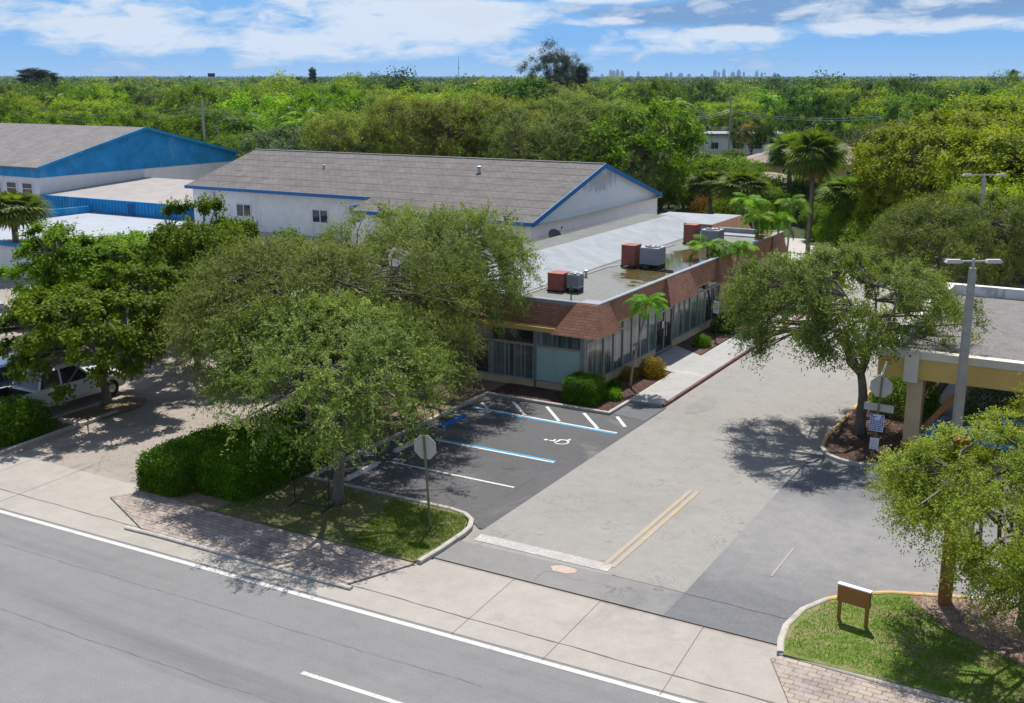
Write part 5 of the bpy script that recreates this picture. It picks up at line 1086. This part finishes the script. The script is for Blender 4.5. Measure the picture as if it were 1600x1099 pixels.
# tree prototypes for the wooded belt
protos = []
def proto(name, lab, leafm, seed, H, R, **k):
    kw = dict(th=2.6, r0=.2, ncl=70, tw=14, lv=12, leaf=.27, lw=.14, tlen=1.3, droop=.15, lumpy=.5); kw.update(k)
    return make_tree(name, lab, 'tree', leafm, seed, H, R, **kw)
BIG = [proto('black_olive_tree','', 'olive', 101, 11.8, 5.6, ncl=150, tw=18, lv=16, leaf=.20, lw=.085, tlen=1.4, r0=.3, lumpy=.5),
       proto('black_olive_tree','', 'oaky', 102, 12.2, 5.4, ncl=150, tw=18, lv=16, leaf=.20, lw=.085, tlen=1.4, r0=.3, lumpy=.55)]
hero = [(1,545,88,.86,'dull olive tree leftmost in the row behind the grey warehouse roof'),(0,600,94,.93,'dull olive tree, second from the left behind the grey warehouse roof'),(1,665,90,.98,'yellow tinged olive tree above the middle of the warehouse ridge'),(1,730,93,1.0,'tall yellow tinged tree in the centre behind the warehouse ridge'),
        (1,795,96,.96,'yellow tinged tree right of the centre behind the ridge'),(0,850,90,.93,'olive tree behind the right part of the ridge'),(0,905,95,.96,'dark olive tree over the peak of the white gable'),(0,965,93,.90,'dark olive tree right of the gable peak'),(0,1000,101,.86,'last olive tree of the row before the wooden poles')]
hr = random.Random(12); usedb = {}
for k, px, Y, s, lab in hero:
    place(BIG[k], usedb, (xat(px,Y),Y,0), hr.uniform(0,6.28), (s*hr.uniform(.95,1.1),s*hr.uniform(.95,1.1),s), lab, 'tall trees behind the warehouse')
FI = proto('ficus_tree','', 'ficus', 111, 11.5, 6.6, ncl=170, tw=15, lv=15, leaf=.24, lw=.15, tlen=1.3, r0=.45, flat=.3, layers=6, bark='barkd', th=3.2)
heroF = [(1480,88,.93,'big yellow green tree left in the thicket on the right, over the tan hip roof'),(1560,93,1.0,'tallest yellow green tree in the thicket at the right edge'),(1625,82,.95,'yellow green tree cut off by the right picture edge above the canopy roof'),(1445,101,.72,'smaller yellow green tree beside the concrete pole'),(1395,88,.48,'low yellow green tree beside the grey fan palm'),(1590,74,.66,'dark trunked tree right behind the canopy roof'),(1315,225,1.05,'broad yellow green tree rising behind the tan hip roof')]
usedf = {}
for px, Y, s, lab in heroF: place(FI, usedf, (xat(px,Y),Y,0), hr.uniform(0,6.28), (s*1.0,s*1.0,s), lab, 'yellow green trees on the right')
shrub('rust_shrub', 'orange tinged round shrub behind the storefront roof', 'shrub', xat(1122,100), 100, 0, 4.6, 4, 2.8, 'rust', 9000, .16, .09, 71, .2)
shrub('shrub', 'dark green thicket beneath the fan palms left of the rear pavement', 'shrub', xat(1165,98), 98, 0, 6, 5, 3.0, 'mid', 9000, .2, .12, 72, .2)
shrub('shrub', 'bright green bush beneath the tall shaggy fan palm', 'shrub', xat(1195,92), 92, 0, 4, 4, 1.8, 'hedge', 7000, .18, .10, 73, .2)
shrub('shrub', 'dark green undergrowth at the foot of the yellow green thicket', 'shrub', xat(1390,95), 95, 0, 12, 5, 2.6, 'deep', 12000, .2, .12, 74, .2)
RT = proto('rusty_tree','tree with orange brown tinged crown before the flat white roof','rust',131,8.2,3.2,ncl=50); RT.location = (xat(1178,186),186,0); RT.scale = (.9,.9,.8)
SG = proto('grey_leaved_tree','grey green small tree right of the tan hip roof','grey',132,6.5,4.6,ncl=60,th=1.6); SG.location = (xat(1355,170),170,0)
ur = random.Random(31)
UB = proto('garden_tree','', 'mid', 161, 5.2, 3.0, ncl=60, th=1.0); UL = proto('garden_tree','', 'almond', 162, 5.0, 3.0, ncl=60, th=1.0); usedu = {}
for i, (px, Y, k, s) in enumerate(((1035,104,0,.8),(1050,112,1,1.0),(1075,106,0,.9),(1098,113,1,.85),(1108,104,1,.7),(1130,115,0,1.1),(1150,106,1,.95),(1150,121,0,1.1),(1175,112,1,.8),(1190,104,0,.7),(1232,112,0,.9),(1262,118,1,.95),(1290,110,0,1.0),(1300,124,1,1.0),(1325,104,1,.9),(1345,116,0,1.2),(1360,98,1,1.0),(1378,110,0,1.2),(1300,96,0,.6),(1335,90,1,.7),(1360,84,1,.6),(1060,130,0,1.1),(1105,136,1,1.2),(1190,135,0,1.1),(1240,133,1,1.0))):
    s = fit(px, Y, s, 7.2)
    place((UB,UL)[k], usedu, (xat(px,Y),Y,0), ur.uniform(0,6), (s,s,s*.95), ('dark','bright')[k]+' green garden tree, number %s from the left below the houses' % i, 'garden trees between the warehouse gable and the thicket')
gt = sorted([o for o in COL.objects if o.name.startswith('garden_tree') and o.parent is None], key=lambda o: o.location.x/o.location.y)
ordn = 'first second third fourth fifth sixth seventh eighth ninth tenth eleventh twelfth thirteenth fourteenth fifteenth'.split()
for fam in ('dark','bright'):
    for i, o in enumerate([o for o in gt if o['label'].startswith(fam)]): o['label'] = '%s green garden tree, %s of its colour rightward from the white gable' % (fam, ordn[i])
# coconut palms
CO = make_palm('coconut_palm', 'coconut palm with long drooping fronds directly behind the left end of the grey warehouse roof', 'palm', 8, 8.3, 20, 3.5, .75, 34, .16, (.6,.3), 1.9, 'palm', False, w=.10)
CO.location = (xat(458,93),93,0)
for px, Y, s, lab, z in ((485,103,1.05,'coconut palm behind and right of the nearest coconut palm',0),(378,104,.95,'coconut palm right of the street light',0),(425,96,.72,'short coconut palm low behind the warehouse roof',0),(1062,165,1.1,'coconut palm with brown drooping fronds left of the flat white roof',0),(1458,330,1.3,'coconut palm standing on the horizon above the right thicket',0),(1410,290,1.2,'far coconut palm on the horizon right of the broad tree',0),(880,170,1.0,'palm behind the olive trees',0),(95,150,1.1,'coconut palm in the wooded belt above the left grey roof',0),(1200,230,1.1,'pale palm left of the broad yellow green tree',0),(975,210,1.1,'palm tuft in the wooded belt above the gable peak',0)):
    o = copy_tree(CO); o.location = (xat(px,Y),Y,z); o.rotation_euler = (0,0,px*.37); o.scale = (s,s,s); o['label'] = lab
# casuarinas, cypress and other tall ones on the skyline
CA = proto('casuarina_tree','', 'pine', 141, 22, 6.5, ncl=110, th=5, leaf=.5, lw=.11, tlen=2.4, tw=15, lv=14, lumpy=.9, r0=.3, bark='bark')
usedc = {}
for px, Y, s, lab in ((868,262,1.0,'feathery dark casuarina standing out against the sky above the woods'),(885,268,.86,'feathery casuarina just right of the taller one')):
    place(CA, usedc, (xat(px,Y),Y,0), px, (s*(1.3 if px == 62 else .9),s,s), lab)
CY = proto('cypress_tree','dark columnar cypress beside the casuarinas on the skyline','pine',142,18,1.3,ncl=90,th=1.2,leaf=.35,lw=.18,tlen=.9,lumpy=.15); CY.location = (xat(908,255),255,0)
c2 = copy_tree(CY); c2.location = (xat(56,330),330,0); c2.scale = (4.2,4.2,1.06); c2['label'] = 'dense dark tree clump standing above the skyline at the far left'
c2 = copy_tree(CY); c2.location = (xat(76,335),335,0); c2.scale = (3.4,3.4,.98); c2['label'] = 'lower right lobe of dense dark trees on the far left skyline'
c2 = copy_tree(CY); c2.location = (xat(490,420),420,0); c2.scale = (1.2,1.2,1.1); c2['label'] = 'small dark conifer on the skyline above the coconut palms'
c2 = copy_tree(CY); c2.location = (xat(1579,600),600,0); c2.scale = (1.5,1.5,1.05); c2['label'] = 'tiny dark conifer on the skyline at the far right'
# the wooded belt: individual trees, nearest first
kinds = [proto('shade_tree','', 'mid', 151, 9.0, 4.6), proto('shade_tree','', 'lime', 152, 8.2, 4.2, flat=.3), proto('shade_tree','', 'deep', 153, 9.6, 4.8), proto('shade_tree','', 'ficus', 154, 8.8, 4.8, flat=.3, layers=5), proto('shade_tree','', 'oak', 155, 9.2, 4.8, ncl=80), proto('shade_tree','', 'grey', 156, 8.2, 4.0), proto('shade_tree','', 'almond', 157, 9.0, 4.4, flat=.3)]
kn = ['mid green tree','lime green tree','dark green tree','yellow green tree','dull olive tree','grey green tree','bright green tree']
kw_ = [.24,.13,.14,.14,.10,.05,.20]
marks = [(90,'over the left end of weathered roof'),(190,'over the weathered roof'),(270,'above the blue gable peak'),(350,'by the street light'),(430,'left of the coconut palm'),(520,'around the coconut palm'),(620,'above the dull olive trees'),(740,'above the yellow tinged trees'),(850,'left of the casuarina'),(930,'below the casuarina and cypress'),(1030,'above the white gable'),(1130,'left of the flat roofed house'),(1240,'around the flat roofed house'),(1330,'above the hip roofed house'),(1420,'right of the hip roofed house'),(3000,'over the right thicket')]
rown = ['front row','second row','third row','fourth row','fifth row','sixth row','seventh row','eighth row','ninth row','tenth row','eleventh row','twelfth row','thirteenth row','fourteenth row','fifteenth row','sixteenth row','seventeenth row','eighteenth row','nineteenth row','twentieth row']
LAB = {}; row = 0
tr_ = random.Random(77); usedk = {}; cnt = 0
clear = [(1160,205,12,22),(1275,150,14,17),(1070,150,9,12),(1208,116,5,6)]
def blocked(x, y):
    for px, Y, rw, front in clear:
        cx_ = xat(px,Y)
        if abs(x-cx_) < rw and Y-front < y < Y+8: return True
    return False
d = 96.0
while cnt < 262 and d < 300:
    step = 8.4+d*.014; a = -29.5+tr_.uniform(0,2)
    while a < 27.0 and cnt < 262:
        r = d+tr_.uniform(-.4,.4)*step; az = R_(-30+a); x = r*math.sin(az); y = r*math.cos(az); px = 800+1763*math.tan(R_(a))
        a += math.degrees(step*1.15*tr_.uniform(.85,1.2)/r)
        if y < 87 or blocked(x,y) or (px > 1020 and px < 1420 and y < 118) or (px < 420 and y < 96): continue
        if -152 < x < -83 and 60 < y < 92: continue
        k = tr_.choices(range(7), kw_)[0]; s = tr_.uniform(.75,1.42)*(1.0 if d > 125 else .92)
        s = fit(px, r, s, 11.0)
        if s < .33: continue
        lab = kn[k]+', %s of woods, ' % rown[min(19,row)]+[z for q,z in marks if px < q][0]
        o = place(kinds[k], usedk, (x,y,0), tr_.uniform(0,6.28), (s*tr_.uniform(.9,1.15),s*tr_.uniform(.9,1.15),s), lab, 'trees of the wooded belt'); LAB.setdefault(lab, []).append((px,o)); cnt += 1
    d += step; row += 1
for lab, lst in LAB.items():
    lst.sort(key=lambda e: e[0]); n = len(lst)
    if n > 1:
        for i, (px, o) in enumerate(lst): o['label'] = (['left','right'] if n == 2 else ['leftmost','middle','rightmost'] if n == 3 else ['leftmost','second','third','fourth','fifth'])[min(i,4)]+' '+lab
D_END = d; print('belt trees', cnt, 'to distance', d)
# farther woods: reads as one mass
def far_woods(name, d0, d1, grow, n_leaf, leaf, seed, hmin, hmax, rfac, mat):
    rs = np.random.RandomState(seed); Pl = []; Dl = []; Tl = []; Ll = []; Nl = []; d = d0
    while d < d1:
        st = grow(d); n = int(.99*d/st)+2; A_ = -30+(-29.5+57*(np.arange(n)+rs.uniform(-.4,.4,n))/n); r = d+rs.uniform(-.5,.5,n)*st
        X = r*np.sin(np.radians(A_)); Y = r*np.cos(np.radians(A_)); Hh = rs.uniform(hmin,hmax,n)*np.where(rs.uniform(0,1,n) > .93, 1.42, 1); Rr = st*rfac*rs.uniform(.8,1.2,n); tb = rs.uniform(0,1,n)
        m = n*n_leaf; ci = np.repeat(np.arange(n), n_leaf); v = rv(rs, m); v[:,2] = np.abs(v[:,2]); rad = rs.uniform(.78,1.05,m)*(1+.22*np.sin(v[:,0]*5+ci)*np.cos(v[:,1]*6+ci*2))
        P = np.stack([X[ci]+v[:,0]*Rr[ci]*rad, Y[ci]+v[:,1]*Rr[ci]*rad, Hh[ci]*(.42+.58*v[:,2]*rad)], 1)
        Pl.append(P); Dl.append(nrm(v*.6+rv(rs, m))); Nl.append(v+np.stack([np.cos(v[:,0]*9+ci)*.5, np.sin(v[:,1]*9+ci)*.5, np.full(m,.2)], 1)); Tl.append(.02+.85*tb[ci]+.14*rs.uniform(0,1,m)); Ll.append(leaf*st/10*rs.uniform(.7,1.3,m)); d += st
    P = np.concatenate(Pl); o = leaf_mesh(name, P, np.concatenate(Dl), np.concatenate(Ll), np.concatenate(Ll)*.7, np.concatenate(Tl), mat, None, rs, 0, np.concatenate(Nl), .75); print(name, len(P))
    return tag(o, 'unbroken green tree canopy reaching to the horizon', 'woods', None, 'stuff')
fw = mat_leaf('far canopy leaves', (.03,.065,.012), (.10,.18,.014), (.27,.34,.03), .28)
far_woods('far_woods', D_END-4, 620, lambda d: 11.5+d*.007, 1300, .55, 5, 4.5, 11.6, .52, fw)
far_woods('distant_woods', 620, 2200, lambda d: 13+(d-620)*.022, 380, 1.1, 6, 5.0, 10.8, .52, fw)
far_woods('horizon_woods', 2200, 9000, lambda d: 50+(d-2200)*.03, 150, 1.2, 7, 6.0, 9.8, .5, fw)
# distant city skyline
tw = mat_plain('haze tinted tower concrete', (.34,.42,.55), .7, .1, .02); tg = mat_plain('haze tinted tower bands', (.26,.33,.46), .3, .1, .02)  # blue of the distance haze mixed into both tower colours
def tower(px, Y, w, h, label, k=0):
    t = empty('city_tower', (xat(px,Y),Y,0), R_(30), label, 'tower', 'towers of the distant skyline')
    MB().box(-w/2,w/2,-w/3,w/3,0,h*.82).box(-w*.36,w*.36,-w/4,w/4,h*.82,h*.95).box(-w*.12,w*.12,-w*.12,w*.12,h*.95,h).box(-w*.7,w*.7,-w*.45,w*.45,0,h*.18).build('shaft', tw, t)
    m = MB(); n = max(5,int(h/9)); [m.box(-w/2-.3,w/2+.3,-w/3-.3,w/3+.3,h*.2+i*h*.6/n,h*.2+(i+.45)*h*.6/n) for i in range(n)]; m.build('window_band', tg, t)
    return t
q = random.Random(9); Ys = 6400
for i, (px, hh, w) in enumerate(((918,7,7),(953,9,5),(958,8,6),(964,9,6),(971,8,6),(996,7,5),(1040,5,6),(1047,6,5),(1062,5,8),(1075,4,6),(1115,8,6),(1121,6,4),(1129,9,5),(1143,6,7),(1152,8,6),(1160,6,4),(1180,7,5),(1188,5,5),(1208,5,6),(940,4,5),(1095,4,5))):
    tower(px, Ys, w*3.4*q.uniform(.9,1.1), 24+hh*5.6, '')
tws = sorted([o for o in COL.objects if o.name.startswith('city_tower')], key=lambda o: o.location.x); ordn += 'sixteenth seventeenth eighteenth nineteenth twentieth twentyfirst'.split()
for i, o in enumerate(tws): o['label'] = 'hazy pale tower, %s from the left on the distant skyline' % ordn[i]
for i, (px, Y, h, lab) in enumerate(((717,900,34,'thin lattice mast on the skyline above the centre'),(333,700,17,'small billboard on a mast on the left skyline'))):
    t = empty('skyline_mast', (xat(px,Y),Y,0), R_(30), lab, 'mast'); MB().tube([(0,0,0),(0,0,h)], [.5,.15], 6).build('mast', M['steel'], t)
    (MB().box(-3,3,-.2,.2,h-1.5,h+1.5) if i else MB().box(-1,1,-.1,.1,h*.7,h*.72).box(-.7,.7,-.1,.1,h*.85,h*.86)).build('panel' if i else 'crossarm', M['black'] if i else M['steel'], t)
# ================================================================ HAZE
hz = MB().box(-9400,5600,-60,9300,-8,75); ho = tag(hz.build('haze', bpy.data.materials.new('haze')), kind='stuff')
hm = ho.data.materials[0]; hm.use_nodes = True; nt = hm.node_tree; nt.nodes.clear(); pv = nt.nodes.new('ShaderNodeVolumePrincipled'); mo = nt.nodes.new('ShaderNodeOutputMaterial')
pv.inputs['Color'].default_value = (.50,.70,1.0,1); pv.inputs['Density'].default_value = .00006; pv.inputs['Anisotropy'].default_value = .2; nt.links.new(pv.outputs[0], mo.inputs['Volume'])

for o in COL.objects:
    if o.parent is None and 'label' in o.keys():
        n = len(o['label'].split())
        if n > 16 or n < 4: print('LABEL', n, o.name, '|', o['label'])
